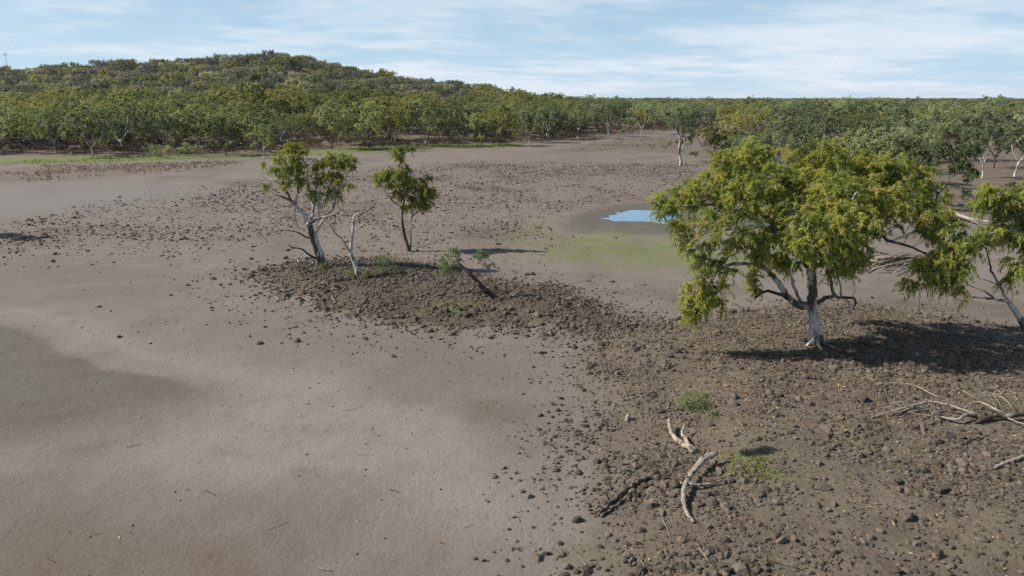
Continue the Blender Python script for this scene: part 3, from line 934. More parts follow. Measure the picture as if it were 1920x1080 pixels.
# ---- the forked pale gum on the second mound
def forked_gum():
    base = G(606, 497)
    Y0 = base[1]
    z = zlimb(0, 0, 0.27778, 480, 240, Y0)            # picture crop 480,240 at 3.6x
    T = Tree(21)
    p0 = z([(430, 915), (462, 915)])
    T.limb_line([p0[0] - np.array([0, 0, .3]), *z([(420, 860), (395, 780), (375, 720), (368, 670)])], .26, .20, 0, .2, .08, .25, False)
    T.limb_line([p0[1] - np.array([0, 0, .3]), *z([(445, 850, -.1), (415, 780, -.1), (400, 720, -.1), (425, 670, -.1), (455, 620, -.1)])], .16, .11, 1, .2, .08, .2, False)
    for lid, pts, r0, r1 in [
        (2, [(368, 670), (330, 590, .1), (285, 540, .2), (240, 495, .2), (190, 470, .1), (115, 445, 0)], .15, .035),
        (3, [(240, 495, .2), (205, 430, .4), (160, 370, .6), (95, 345, .8), (10, 310, .9)], .085, .02),
        (4, [(268, 510, .2), (285, 400, -.2), (310, 350, -.3), (355, 310, -.4), (375, 250, -.4)], .07, .018),
        (5, [(368, 670), (340, 655, -.4), (400, 620, -.7), (470, 600, -.8), (545, 578, -.9)], .085, .035),
        (6, [(455, 620, -.1), (500, 575, -.2), (525, 520, -.2), (540, 440, -.1), (585, 390, 0), (605, 330, .1), (660, 270, .2)], .085, .02),
        (7, [(425, 670, -.1), (425, 560, .4), (420, 450, .5), (430, 350, .6)], .07, .018),
        (8, [(375, 640), (385, 540, .8), (365, 440, 1.2), (345, 300, 1.3), (345, 190, 1.3)], .08, .018),
        (9, [(425, 560, .4), (470, 480, .9), (500, 400, 1.2), (540, 300, 1.2)], .06, .015),
        (10, [(365, 465, 1.2), (400, 410, .9), (470, 350, .8), (490, 290, .8)], .04, .012),
        (11, [(360, 750), (300, 715, -.3), (240, 695, -.5), (180, 690, -.6), (110, 703, -.7)], .05, .012),
        (12, [(420, 890), (370, 860, -.5), (310, 820, -.7), (245, 805, -.8), (220, 790, -.8)], .07, .022),
        (13, [(265, 540, .2), (262, 600, -.1), (290, 690, -.2)], .03, .010),
        (14, [(240, 530, .2), (190, 530, 0), (140, 538, -.1)], .03, .010),
        (15, [(182, 690, -.6), (182, 640, -.6), (190, 600, -.6)], .014, .006),
        (16, [(535, 590, -.9), (532, 640, -.8), (520, 690, -.7)], .03, .015)]:
        T.limb_line(z(pts), r0 * (1.3 if r0 < .11 else 1.1), r1 * 1.5, lid, .2, .25)
    rows = [(215, 130, 50, 40, .6), (260, 110, 45, 30, .8), (180, 210, 70, 50, .4), (260, 200, 65, 60, .5), (140, 280, 55, 40, .4), (220, 300, 70, 50, .3), (300, 270, 60, 50, .9), (200, 370, 55, 32, .2), (75, 390, 18, 20, 0),
            (330, 150, 40, 40, 1.0), (300, 350, 55, 45, .8), (400, 240, 55, 55, 1.0), (470, 220, 60, 45, .8), (540, 200, 75, 42, .6), (620, 200, 45, 38, .3), (560, 260, 75, 50, .5), (640, 250, 30, 28, .2), (500, 320, 65, 50, .8),
            (420, 350, 60, 50, 1.0), (550, 350, 42, 50, .4), (380, 430, 55, 45, 1.0), (500, 430, 60, 40, .8), (560, 455, 30, 30, .2), (440, 470, 40, 30, 1.0), (625, 380, 18, 18, .1), (60, 250, 25, 18, .7)]
    B = zblobs(rows, .27778, 480, 240, Y0, 1.2)
    g = np.random.default_rng(6)
    C = blob_clusters(B, 32, g, 0.55)
    T.grow(C, 0.12)
    tint = np.clip(g.normal(0.60, 0.22, len(C)), 0.03, 0.95)
    LS = leaves(C, g, 7, 24, 0.46, 0.15, 0.032, 0.7, np.array([base[0], base[1], base[2] + 6.0]), tint, 0.15, 0.6, .5)
    finish_tree(T, 'gum_tree', 'tall gum with many bare white forking limbs under a thin olive crown', base, M['bark_mixed'], LS, M['leaf_fresh'],
                limb_mats={i: M['bark_pale'] for i in (1, 2, 3, 4, 6, 7)} | {12: M['wood_dark'], 11: M['bark_dark'], 5: M['bark_pale'], 8: M['bark_pale'], 9: M['bark_pale'], 10: M['bark_pale']})


forked_gum()


# ---- the small rounder gum, used again just outside the frame where its shadow falls in
def small_gum():
    base = G(769, 471)
    Y0 = base[1]
    z = zlimb(0, 0, 0.27778, 480, 240, Y0)
    T = Tree(31)
    T.limb_line([base - np.array([0, 0, .2]), *z([(1025, 800), (1005, 730), (990, 650), (985, 590), (990, 550)])], .15, .10, 0, .2, .08, .5, False)
    for lid, pts, r0, r1 in [
        (1, [(1045, 820), (1045, 740, .3), (1045, 670, .4), (1055, 600, .4), (1100, 560, .4), (1150, 500, .4), (1180, 420, .4)], .055, .02),
        (2, [(990, 550), (960, 520, -.2), (920, 490, -.3), (880, 440, -.3), (830, 390, -.3)], .07, .02),
        (3, [(990, 550), (1000, 470, .2), (990, 380, .3), (975, 280, .3), (980, 180, .2)], .08, .02),
        (4, [(1000, 470, .2), (960, 430, .4), (900, 410, .5), (860, 380, .5)], .05, .015),
        (5, [(1055, 600, .4), (1060, 500, .4), (1080, 420, .4)], .04, .015),
        (6, [(993, 698), (970, 688, -.2), (945, 693, -.3)], .028, .01)]:
        T.limb_line(z(pts), r0, r1, lid, .2, .25)
    rows = [(860, 330, 75, 45, 0), (830, 360, 45, 30, -.3), (920, 310, 85, 50, .2), (1000, 300, 65, 45, .3), (960, 370, 80, 50, -.4), (1030, 360, 50, 50, .4), (1010, 430, 75, 45, .2), (960, 440, 50, 35, 0),
            (970, 230, 35, 45, .3), (960, 170, 65, 40, .2), (1040, 130, 45, 25, .2), (990, 150, 45, 30, .4), (1110, 380, 60, 45, .3), (1180, 335, 35, 25, .3), (1150, 420, 70, 45, .3), (1200, 430, 35, 30, .3),
            (1120, 470, 75, 45, .4), (1060, 500, 60, 40, .2), (1150, 510, 45, 30, .4), (1010, 520, 40, 25, .2)]
    B = zblobs(rows, .27778, 480, 240, Y0, 1.25)
    g = np.random.default_rng(8)
    C = blob_clusters(B, 32, g, 0.5)
    T.grow(C, 0.12)
    tint = np.clip(g.normal(0.58, 0.2, len(C)), 0.03, 0.9)
    LS = leaves(C, g, 7, 24, 0.42, 0.15, 0.032, 0.6, np.array([base[0], base[1], base[2] + 4.5]), tint, 0.15, 0.6, .5)
    return finish_tree(T, 'gum_tree', 'small slender gum with two thin dark stems and a bushy green crown', base, M['bark_dark'], LS, M['leaf_fresh'], limb_mats={1: M['bark_mixed'], 2: M['bark_pale'], 3: M['bark_pale']})


sg = small_gum()


def copy_thing(src, loc, rotz=0.0, scale=1.0, label=None, group=None, mats=None):
    r = src.copy()
    COL.objects.link(r)
    r.location = loc
    r.rotation_euler = (0, 0, rotz)
    r.scale = (scale, scale, scale)
    if label:
        r['label'] = label
    if group:
        r['group'] = group
    for ch in src.children:
        c = ch.copy()
        COL.objects.link(c)
        c.parent = r
        for sub in ch.children:
            d = sub.copy()
            COL.objects.link(d)
            d.parent = c
        if mats and ch.name.split('.')[0] in mats:
            c.material_slots[0].link = 'OBJECT'
            c.material_slots[0].material = mats[ch.name.split('.')[0]]
    return r


p = G(-82, 441)
copy_thing(sg, p, 2.2, 0.85, 'small bushy gum standing alone on the bare mud beyond the damp patch')


# ---- bare dead tree beside the forked gum
def dead_tree():
    base = G(672, 516)
    z = zlimb(0, 0, 0.27778, 480, 240, base[1])
    T = Tree(41)
    T.limb_line([base - np.array([0, 0, .25]), *z([(680, 960), (655, 890), (640, 845), (645, 770), (655, 690), (655, 640)])], .13, .085, 0, .2, .1, .3, False)
    for lid, pts, r0, r1 in [
        (1, [(655, 640), (660, 600, .1), (685, 580, .1), (720, 573, 0), (765, 550, -.1), (800, 515, -.2), (830, 465, -.3), (865, 440, -.3)], .07, .012),
        (2, [(660, 695), (690, 675, -.2), (720, 650, -.4), (750, 640, -.4)], .05, .015),
        (3, [(638, 840), (605, 790, -.2), (570, 740, -.3), (530, 710, -.4), (510, 670, -.4), (475, 620, -.5)], .075, .02),
        (4, [(735, 565, 0), (745, 500, .1), (750, 470, .1)], .02, .006),
        (5, [(765, 550, -.1), (800, 500, -.4), (840, 490, -.5)], .02, .006),
        (6, [(810, 490, -.2), (790, 470, 0), (780, 420, 0)], .014, .005),
        (7, [(530, 710, -.4), (535, 640, -.3), (538, 590, -.3)], .025, .010)]:
        T.limb_line(z(pts), r0, r1, lid, .18, .25)
    g = T.g
    for k in range(26):
        i = int(g.integers(10, len(T.pos)))
        a = np.array(T.pos[i]); d = g.normal(0, 1, 3) * 0.5 + np.array([0.2, 0, .4]); d /= np.linalg.norm(d)
        l_ = .3 + g.random() * .5
        T.limb_line([a, a + d * l_ * .5 + g.normal(0, .05, 3), a + d * l_], .010, .004, T.limb[i], .15, .3)
    finish_tree(T, 'dead_tree', 'bare dead sapling gum with grey forked stem beside the forked gum', base, M['bark_pale'], None, None, limb_mats={1: M['bark_pale'], 3: M['wood_straw']})


dead_tree()


# ---- saplings, shrubs
def sapling(name, label, cat, px, py, stems, blobs, leafm, seed, ll=0.13, lw=0.026, dens=40, tint0=0.4, sc=1.0, stem_r=0.018, L=.28):
    base = G(px, py)
    Y0 = base[1]
    T = Tree(seed)
    for k, s_ in enumerate(stems):
        pts = [PD(a, b, Y0 + d) for a, b, d in s_]
        pts[0] = pts[0] - np.array([0, 0, .08])
        T.limb_line(pts, stem_r * (1.0 if k == 0 else .75), .008, k, .12, .3, 0, k > 0)
    B = zblobs(blobs, 1.0, 0, 0, Y0, 1.0)
    g = np.random.default_rng(seed)
    C = blob_clusters(B, dens, g, 0.5)
    T.grow(C, 0.1, 0.1, 0.2)
    tint = np.clip(g.normal(tint0, 0.2, len(C)), 0.02, .95)
    LS = leaves(C, g, 5, 11, L, ll, lw, .35, base + np.array([0, 0, .4]), tint, .15, 0.35)
    root = thing(name, label, cat, base)
    for lid, tb in sorted(T.meshes(0.004, .4).items()):
        link('stem', tb.mesh('stem', M['wood_red'], base), root)
    link('foliage', leaf_mesh('foliage', LS[0], LS[1], leafm, base), root)
    return root


sapling('sapling', 'thin-stemmed young sapling tuft standing behind the curved driftwood log', 'sapling', 1312, 855,
        [[(1312, 855, 0), (1309, 830, 0), (1306, 800, 0), (1303, 775, 0), (1308, 755, 0)], [(1312, 845, 0), (1314, 820, .1), (1310, 790, .2), (1316, 765, .2)]],
        [(1290, 752, 16, 13, 0), (1315, 745, 18, 12, .1), (1325, 762, 14, 12, 0), (1300, 765, 14, 8, -.1), (1342, 780, 7, 6, 0)], M['leaf_grey'], 51, .085, .018, 260, .8, 1, .012, .21)
sapling('sapling', 'leafy grey-green sapling in front of the leaning dead stump tip', 'sapling', 847, 549,
        [[(847, 549, 0), (845, 530, 0), (843, 510, 0), (845, 490, 0), (843, 475, 0)]],
        [(838, 490, 17, 15, 0), (852, 484, 14, 13, .2), (845, 502, 20, 12, -.1), (835, 510, 12, 8, 0), (858, 502, 10, 12, 0), (850, 474, 10, 8, 0)], M['leaf_grey'], 52, .16, .034, 34)
sapling('sapling', 'slender sapling with small green top rising behind the leaning dead stump', 'sapling', 928, 552,
        [[(928, 552, 0), (921, 525, 0), (915, 505, 0), (908, 488, 0), (904, 472, 0)]],
        [(900, 486, 12, 9, 0), (906, 474, 9, 9, 0), (893, 480, 9, 7, 0), (917, 496, 10, 5, 0), (910, 480, 8, 7, 0)], M['leaf_grey'], 53, .16, .034, 30, .3)
sapling('shrub', 'grey-green leafy shrub on the mound beside the bare dead sapling gum', 'shrub', 727, 513,
        [[(727, 513, 0), (725, 500, 0), (722, 488, 0)], [(727, 511, 0), (735, 500, .2), (738, 492, .2)]],
        [(718, 497, 13, 11, 0), (730, 490, 13, 10, .2), (737, 500, 10, 9, 0), (725, 482, 8, 6, 0), (712, 506, 8, 5, 0)], M['leaf_grey'], 54, .15, .034, 34, .45)
sapling('shrub', 'bright green leafy tuft sprouting at the foot of the forked gum', 'shrub', 612, 527,
        [[(612, 527, 0), (609, 515, 0), (604, 504, 0)]], [(600, 501, 10, 7, 0), (612, 499, 10, 6, 0), (606, 507, 11, 5, 0), (618, 504, 6, 5, 0)], M['leaf_green'], 55, .15, .034, 42, .55)
sapling('shrub', 'sparse pale leafy sprig around the base of the bare dead sapling gum', 'shrub', 660, 522,
        [[(660, 522, 0), (656, 514, 0), (650, 508, 0)], [(660, 522, 0), (672, 513, 0), (680, 508, 0)]], [(652, 512, 9, 7, 0), (664, 515, 10, 6, 0), (680, 514, 10, 5, 0), (690, 510, 6, 4, 0)], M['leaf_grey'], 56, .14, .03, 24, .6)


# ---- dead wood
def pix_line(pts, z0=0.0):
    """picture positions + height over ground -> points on or above the ground"""
    out = []
    for q in pts:
        h = q[2] if len(q) > 2 else 0.0
        z = 0.3
        for _ in range(5):
            p2 = flat(q[0], q[1], z)
            z = gz(p2[0], p2[1]) + h
        out.append([p2[0], p2[1], z])
    return out


def wood(name, label, cat, lines, mat, group=None, part='branch', main='log', rough=.14, sides=9, step=.12, seed=0, wob=.12):
    """lines: (points, r0, r1[, material]); the first is the main piece, the others are its side pieces"""
    g = np.random.default_rng(seed + 100)
    W = []
    for ln in lines:
        P = spline(pix_line(ln[0]), step)
        rad = np.linspace(ln[1], ln[2], len(P)) * (1 + g.normal(0, .05, len(P)))
        P = P + g.normal(0, 1, P.shape) * (rad * wob)[:, None]
        W.append((P, rad, ln[3] if len(ln) > 3 else mat))
    o = W[0][0][len(W[0][0]) // 2].copy()
    o[2] = gz(o[0], o[1])
    root = thing(name, label, cat, o, group)
    for k, (P, rad, mt) in enumerate(W):
        tb = Tubes()
        tb.tube(P, rad, sides if rad.max() > .03 else 5, rough, True, seed + k)
        nm = main if k == 0 else part
        link(nm, tb.mesh(nm, mt, o), root)
    return root


wood('driftwood_log', 'grey curved driftwood log with one side prong arching over the mud', 'log',
     [([(1343, 849, .40), (1330, 855, .38), (1318, 863, .34), (1303, 880, .30), (1290, 897, .28), (1284, 910, .26), (1281, 928, .22), (1283, 948, .16), (1288, 962, .10), (1294, 970, .07), (1301, 979, .05)], .10, .05),
      ([(1290, 906, .24), (1310, 909, .16), (1325, 908, .10), (1339, 908, .06)], .06, .05)], M['wood_grey'], seed=1, rough=.15, wob=.14)
wood('driftwood_log', 'straw-coloured forked log with a sawn dark end behind the curved log', 'log',
     [([(1302, 845, .13), (1292, 838, .15), (1280, 831, .16), (1268, 822, .18), (1259, 811, .22), (1256, 800, .28), (1255, 787, .34)], .125, .055),
      ([(1292, 836, .16), (1285, 823, .2), (1279, 812, .24), (1281, 804, .3), (1284, 798, .34)], .075, .045)], M['wood_straw'], seed=2)
wood('charred_log', 'dark blackened split log lying on cloddy mud beside the curved driftwood', 'log',
     [([(1121, 966, .05), (1140, 947, .07), (1160, 929, .08), (1185, 910, .09), (1210, 896, .08), (1234, 884, .07)], .05, .075),
      ([(1126, 968, .04), (1150, 952, .05), (1172, 934, .05), (1190, 918, .05)], .04, .05),
      ([(1212, 898, .06), (1225, 893, .06), (1240, 889, .05)], .04, .03)], M['wood_dark'], seed=3)
wood('stump', 'short broken grey wood stub standing up from the smooth mud', 'stump', [([(1176, 790, -.02), (1176, 783, .12), (1179, 776, .26)], .09, .05), ([(1178, 789, .0), (1184, 783, .1)], .05, .03)], M['wood_grey'], main='stub', part='splinter', step=.05, seed=4)
wood('fallen_stick', 'short thick dark stick lying on rough soil below the fallen bough', 'stick', [([(1863, 878, .04), (1880, 870, .06), (1900, 863, .06), (1926, 854, .07)], .05, .065), ([(1880, 872, .06), (1896, 872, .03)], .02, .012)], M['wood_grey'], main='stem', seed=5)
wood('fallen_stick', 'thin curved stick with a straw-pale tail near the fallen bough', 'stick', [([(1803, 834, .03), (1816, 826, .06), (1832, 821, .08), (1846, 820, .07)], .035, .03, M['wood_dark']), ([(1845, 820, .07), (1862, 826, .05), (1889, 833, .03)], .012, .007, M['wood_straw'])], M['wood_dark'], main='stem', seed=6)
g_ = np.random.default_rng(77)
bl = [([(1990, 768, .28), (1920, 776, .24), (1893, 779, .2), (1866, 779, .16), (1850, 785, .12), (1834, 790, .10)], .11, .085, M['bark_dark']),
      ([(1840, 784, .12), (1825, 778, .2), (1810, 779, .24), (1798, 786, .2), (1785, 786, .14), (1768, 783, .1), (1752, 781, .08)], .075, .045, M['wood_grey']),
      ([(1836, 780, .16), (1810, 770, .28), (1785, 761, .36), (1765, 756, .4), (1742, 753, .4), (1718, 758, .34), (1690, 766, .24), (1665, 773, .14), (1634, 781, .05)], .05, .016, M['wood_straw']),
      ([(1742, 753, .4), (1715, 762, .28), (1692, 770, .18), (1660, 776, .1), (1626, 784, .04)], .022, .01, M['wood_straw']),
      ([(1878, 774, .2), (1862, 765, .26), (1848, 758, .3), (1832, 753, .3), (1818, 757, .25), (1806, 768, .15)], .045, .014, M['wood_straw']),
      ([(1762, 745, .1), (1745, 738, .16), (1725, 727, .2), (1705, 720, .2), (1680, 718, .16), (1655, 719, .1), (1632, 724, .04)], .024, .010, M['wood_straw']),
      ([(1826, 746, .2), (1810, 735, .22), (1795, 728, .2), (1788, 721, .12)], .02, .010, M['wood_straw']),
      ([(1900, 766, .25), (1888, 752, .3), (1875, 743, .3), (1862, 738, .25)], .022, .010, M['wood_straw']),
      ([(1862, 742, .2), (1872, 752, .2), (1876, 762, .2)], .014, .008, M['wood_straw']),
      ([(1890, 784, .2), (1910, 792, .2), (1935, 800, .2)], .03, .02, M['wood_straw']),
      ([(1752, 781, .08), (1745, 770, .14), (1735, 759, .16)], .016, .008, M['wood_straw']),
      ([(1752, 781, .08), (1730, 777, .08), (1706, 776, .04)], .02, .008, M['wood_straw']),
      ([(1785, 786, .12), (1765, 790, .06), (1748, 797, .03)], .02, .010, M['wood_dark']),
      ([(1940, 736, .3), (1900, 738, .3), (1868, 738, .24), (1836, 736, .15)], .02, .010, M['wood_straw'])]
for k in range(18):
    x0, y0 = 1640 + g_.random() * 80, 752 + g_.random() * 26
    l_ = 20 + g_.random() * 45
    bl.append(([(x0 + l_, y0 - 3 + g_.normal(0, 3), .22), (x0 + l_ * .5, y0 + g_.normal(0, 4), .14), (x0, y0 + 6 + g_.normal(0, 5), .03)], .011, .005, M['wood_straw']))
for k in range(13):
    x0, y0 = 1815 + g_.random() * 120, 708 + g_.random() * 40
    l_ = 16 + g_.random() * 36
    bl.append(([(x0 + l_, y0 + 6 + g_.normal(0, 6), .2), (x0 + l_ * .5, y0 + g_.normal(0, 4), .2), (x0, y0 + g_.normal(0, 6), .05)], .012, .005, M['wood_straw']))
wood('fallen_bough', 'fallen dead bough with a spray of straw-pale twigs on the rough soil', 'fallen branch', bl, M['wood_straw'], main='bough', part='twig', seed=7)

wood('leaning_stump', 'dark dead trunk leaning from the mound with a snapped pale tip', 'dead trunk',
     [([(940, 566, -.1), (922, 553, .25), (905, 538, .75), (893, 525, 1.15), (881, 513, 1.55), (870, 503, 1.85), (860, 492, 2.2), (853, 480, 2.6)], .19, .055, M['bark_dark']),
      ([(892, 524, 1.2), (893, 518, 1.4), (897, 510, 1.65)], .06, .045, M['wood_red']),
      ([(862, 495, 2.1), (857, 487, 2.4), (852, 478, 2.7)], .062, .04, M['wood_straw'])], M['bark_dark'], main='trunk', part='stub', seed=8)
wood('fallen_log', 'long pale fallen log resting across the dark mud behind the leaning gum', 'log',
     [([(1786, 398, .5), (1800, 404, .5), (1818, 410, .45), (1838, 413, .4), (1856, 416, .35)], .22, .12), ([(1818, 410, .5), (1826, 414, .6), (1834, 420, .5)], .06, .03)], M['wood_straw'], seed=9)
wood('fallen_branch', 'white dead stick lying beside the foot of the forked gum', 'stick', [([(590, 494, .1), (575, 491, .25), (562, 491, .3), (558, 487, .3), (566, 483, .35), (578, 482, .35)], .06, .03)], M['bark_pale'], main='stick', seed=10)
wood('fallen_branch', 'bleached broken branch lying on the mound behind the grey-green shrub', 'stick', [([(690, 518, .1), (706, 517, .2), (720, 514, .2), (735, 515, .1)], .08, .05, M['wood_dark']), ([(692, 516, .1), (688, 508, .5), (690, 502, .8)], .05, .03), ([(716, 516, .1), (712, 506, .5)], .03, .015)], M['bark_pale'], main='stick', seed=11)
wood('fallen_branch', 'small pale stick on smooth mud below the forked gum', 'stick', [([(516, 556, .03), (522, 562, .06), (528, 569, .03)], .035, .02)], M['wood_straw'], main='stick', seed=12)
wood('fallen_branch', 'pale stick on the shaded mound below the bright green tuft', 'stick', [([(622, 556, .1), (625, 561, .15), (629, 568, .05)], .035, .02), ([(625, 561, .15), (631, 563, .1)], .02, .01)], M['wood_straw'], main='stick', seed=13)

# heap of sticks under the bough
hb = []
for k in range(46):
    cx, cy = 1672 + g_.normal(0, 20), 486 + g_.normal(0, 6)
    l_ = 18 + g_.random() * 26
    h = max(.06, .55 - abs(cx - 1675) / 90) * g_.random() + .06
    s_ = g_.normal(0, 5)
    hb.append(([(cx - l_, cy + s_ + 3, h * .6), (cx, cy + g_.normal(0, 2), h), (cx + l_, cy - s_, h * .6)], .035 + g_.random() * .04, .02, M[['wood_straw', 'wood_grey', 'wood_red', 'wood_dark'][k % 4]]))
wood('stick_heap', 'tangled heap of fallen sticks lying on mud under the big gum bough', 'stick heap', hb, M['wood_grey'], main='stick', part='stick', sides=6, step=.3, seed=14)
# loose dead twigs scattered on the mound and the mud
twig_spots = [(1430, 985, 60, 30), (1360, 960, 30, 50), (1330, 1055, 40, 60), (1475, 1060, 70, 20), (1210, 1060, 30, 40), (1095, 1062, 22, 40), (1255, 868, 60, 4), (1370, 770, 50, 22), (1390, 800, 18, 30), (1665, 800, 14, 30), (1250, 990, 14, 30), (1640, 715, 30, 18),
              (395, 925, 18, 10), (660, 765, 36, -8), (680, 852, 22, 2), (95, 1050, 16, 10), (610, 1065, 30, 12), (520, 985, 40, -14), (740, 920, 20, 6), (880, 985, 22, -5), (560, 780, 30, -4), (250, 835, 30, -6)]
for k, (x, y, dx, dy) in enumerate(twig_spots):
    gx_ = np.random.default_rng(300 + k)
    lab = 'thin pale dead twig lying among the mud clods' if k < 12 else 'thin dead twig lying on the smooth pale mud'
    wood('dead_twig', lab, 'twig', [([(x - dx / 2, y - dy / 2, .03), (x + gx_.normal(0, 2.5), y + gx_.normal(0, 1.5), .05), (x + dx / 2, y + dy / 2, .025)], .012, .006)], M['wood_straw' if k % 3 else 'wood_red'],
         group='twigs among clods' if k < 12 else 'twigs on smooth mud', main='stem', seed=20 + k)

# ------------------------------------------------------------------ woodland prototypes
def proto(seed, H, W, low, mode=0, nleaf=9500, ll=.32, lw=.15):
    """a woodland gum: trunk mesh arrays + leaf arrays, standing at the origin"""
    g = np.random.default_rng(seed)
    T = Tree(seed)
    hf = H * (0.16 + .12 * g.random())
    lean = g.normal(0, .08, 2) * H
    T.limb_line([np.array([0, 0, -.3]), np.array([lean[0] * .1, lean[1] * .1, hf * .5]), np.array([lean[0] * .3, lean[1] * .3, hf])], H * .018, H * .014, 0, .5, .1, .3, False)
    nl = int(g.integers(3, 6))
    blobs = []
    a0 = g.random() * 6.28
    for k in range(nl):
        a = a0 + k * 6.28 / nl + g.normal(0, .3)
        rr = W * (.22 + .16 * g.random())
        top = H * (.62 + .25 * g.random())
        e = np.array([math.cos(a) * rr + lean[0], math.sin(a) * rr + lean[1], top])
        s0 = np.array([lean[0] * .3, lean[1] * .3, hf * (.8 + .2 * g.random())])
        T.limb_line([s0, s0 * .55 + e * .45 + np.array([math.cos(a), math.sin(a), -.3]) * .06 * H, e], H * .0105, H * .0035, 1, .6, .3)
        blobs.append((e[0], e[1], e[2], W * .22, W * .22, H * .15))
        for q in range(3):
            e2 = e + np.array([math.cos(a + g.normal(0, .8)) * W * .16, math.sin(a + g.normal(0, .8)) * W * .16, H * g.normal(-.10, .10)])
            e2[2] = max(e2[2], low * H + H * .08)
            blobs.append((e2[0], e2[1], e2[2], W * (.13 + .05 * g.random()), W * (.13 + .05 * g.random()), H * (.08 + .04 * g.random())))
    blobs.append((lean[0], lean[1], H * .84, W * .22, W * .22, H * .13))
    for q in range(3):
        a = g.random() * 6.28
        blobs.append((math.cos(a) * W * .33, math.sin(a) * W * .33, H * (low + .12 + .12 * g.random()), W * .12, W * .12, H * .07))
    C = blob_clusters(blobs, 5.0 * 40 / (H * W) ** .9, g, .38)
    T.grow(C, .15, .1, 1.0)
    per = max(3, int(nleaf / (len(C) * 5)))
    tint = np.clip(g.normal(.45, .17, len(C)), .05, .95)
    V, ti = leaves(C, g, 5, per, H * .062, ll, lw, .40, np.array([0, 0, H * .5]), tint, .12, .4, 1.0)
    tb = Tubes()
    for lid, t_ in T.meshes(.012, .5, (3, 4, 6)).items():
        tb.v += t_.v; tb.f += [x + tb.nv for x in t_.f]; tb.sz += t_.sz; tb.nv += t_.nv
    return tb.arrays(), (V, ti)


def shrub_proto(seed, H, W, n=1500, ll=.16, lw=.05):
    g = np.random.default_rng(seed)
    T = Tree(seed)
    T.limb_line([np.array([0, 0, -.1]), np.array([0, 0, H * .15])], .03, .025, 0, .2, .1, 0, False)
    blobs = [(g.normal(0, W * .22), g.normal(0, W * .22), H * (.4 + .35 * g.random()), W * .28, W * .28, H * .26) for _ in range(6)]
    C = blob_clusters(blobs, 14, g, .5)
    T.grow(C, .05, .05, .4)
    V, ti = leaves(C, g, 4, max(2, n // (len(C) * 4)), H * .22, ll, lw, .1, np.zeros(3), np.clip(g.normal(.5, .2, len(C)), 0, 1), .15, -.2)
    tb = Tubes()
    for lid, t_ in T.meshes(.006, .5, (3, 3, 4)).items():
        tb.v += t_.v; tb.f += [x + tb.nv for x in t_.f]; tb.sz += t_.sz; tb.nv += t_.nv
    return tb.arrays(), (V, ti)


def joined_mesh(name, wood_a, leaf_a, wm, lm):
    v, f, sz = wood_a
    V, ti = leaf_a
    n = len(V) // 4
    me = mesh_np(name, np.vstack([v, V]), np.concatenate([f, len(v) + np.arange(4 * n)]), np.concatenate([sz, np.full(n, 4)]), [wm, lm], np.concatenate([np.zeros(len(sz), int), np.ones(n, int)]))
    at = me.attributes.new('tint', 'FLOAT', 'POINT')
    at.data.foreach_set('value', np.concatenate([np.full(len(v), .5), ti]).astype(np.float32))
    return me


PROTO = [proto(200 + k, H, W, low, k, nl_) for k, (H, W, low, nl_) in enumerate([(10, 9, .22, 9500), (10, 8, .34, 6500), (10, 11, .20, 9500), (10, 6.5, .28, 6000), (10, 10, .10, 15000), (10, 12, .32, 8000), (10, 6, .42, 4200), (10, 8.5, .14, 5200), (10, 7.5, .38, 3400), (10, 13, .16, 11000)])]
HILLP = [proto(260 + k, H, W, low, 0, 3600, .40, .21) for k, (H, W, low) in enumerate([(7, 6.5, .25), (7, 5.5, .3), (7, 7.5, .2), (7, 6, .35)])]
SHRUB = [shrub_proto(280 + k, H, W) for k, (H, W) in enumerate([(2.0, 2.6), (1.6, 2.4), (2.4, 2.2)])]

TRUNK_ME = [mesh_np('trunk', *p_[0], [M['bark_pale' if k % 3 == 0 else 'bark_mixed']], smooth=True) for k, p_ in enumerate(PROTO)]
CROWN_ME = {}
for k, p_ in enumerate(PROTO):
    for mn in ('leaf_green', 'leaf_olive', 'leaf_sage'):
        CROWN_ME[k, mn] = None


def crown_me(k, mn):
    if CROWN_ME[k, mn] is None:
        CROWN_ME[k, mn] = leaf_mesh('crown', PROTO[k][1][0], PROTO[k][1][1], M[mn])
    return CROWN_ME[k, mn]


def plant_tree(name, label, loc, k, mn, scale, rot, group=None, trunk_mat=None, wide=1.0):
    o = thing(name, label, 'tree', loc, group)
    o.rotation_euler = (0, 0, rot)
    o.scale = (scale * wide, scale * wide, scale)
    t_ = link('trunk', TRUNK_ME[k], o)
    if trunk_mat:
        t_.material_slots[0].link = 'OBJECT'
        t_.material_slots[0].material = M[trunk_mat]
    link('crown', crown_me(k, mn), o)
    return o


def tree_at(px, py, top, k, mn, label, rot=0., wide=1.0, name='gum_tree', trunk_mat=None, group=None):
    b = G(px, py)
    h = PD(px, top, b[1])[2] - b[2]
    return plant_tree(name, label, (b[0], b[1], b[2] - .02), k, mn, h / 10.3, rot, group, trunk_mat, wide), b


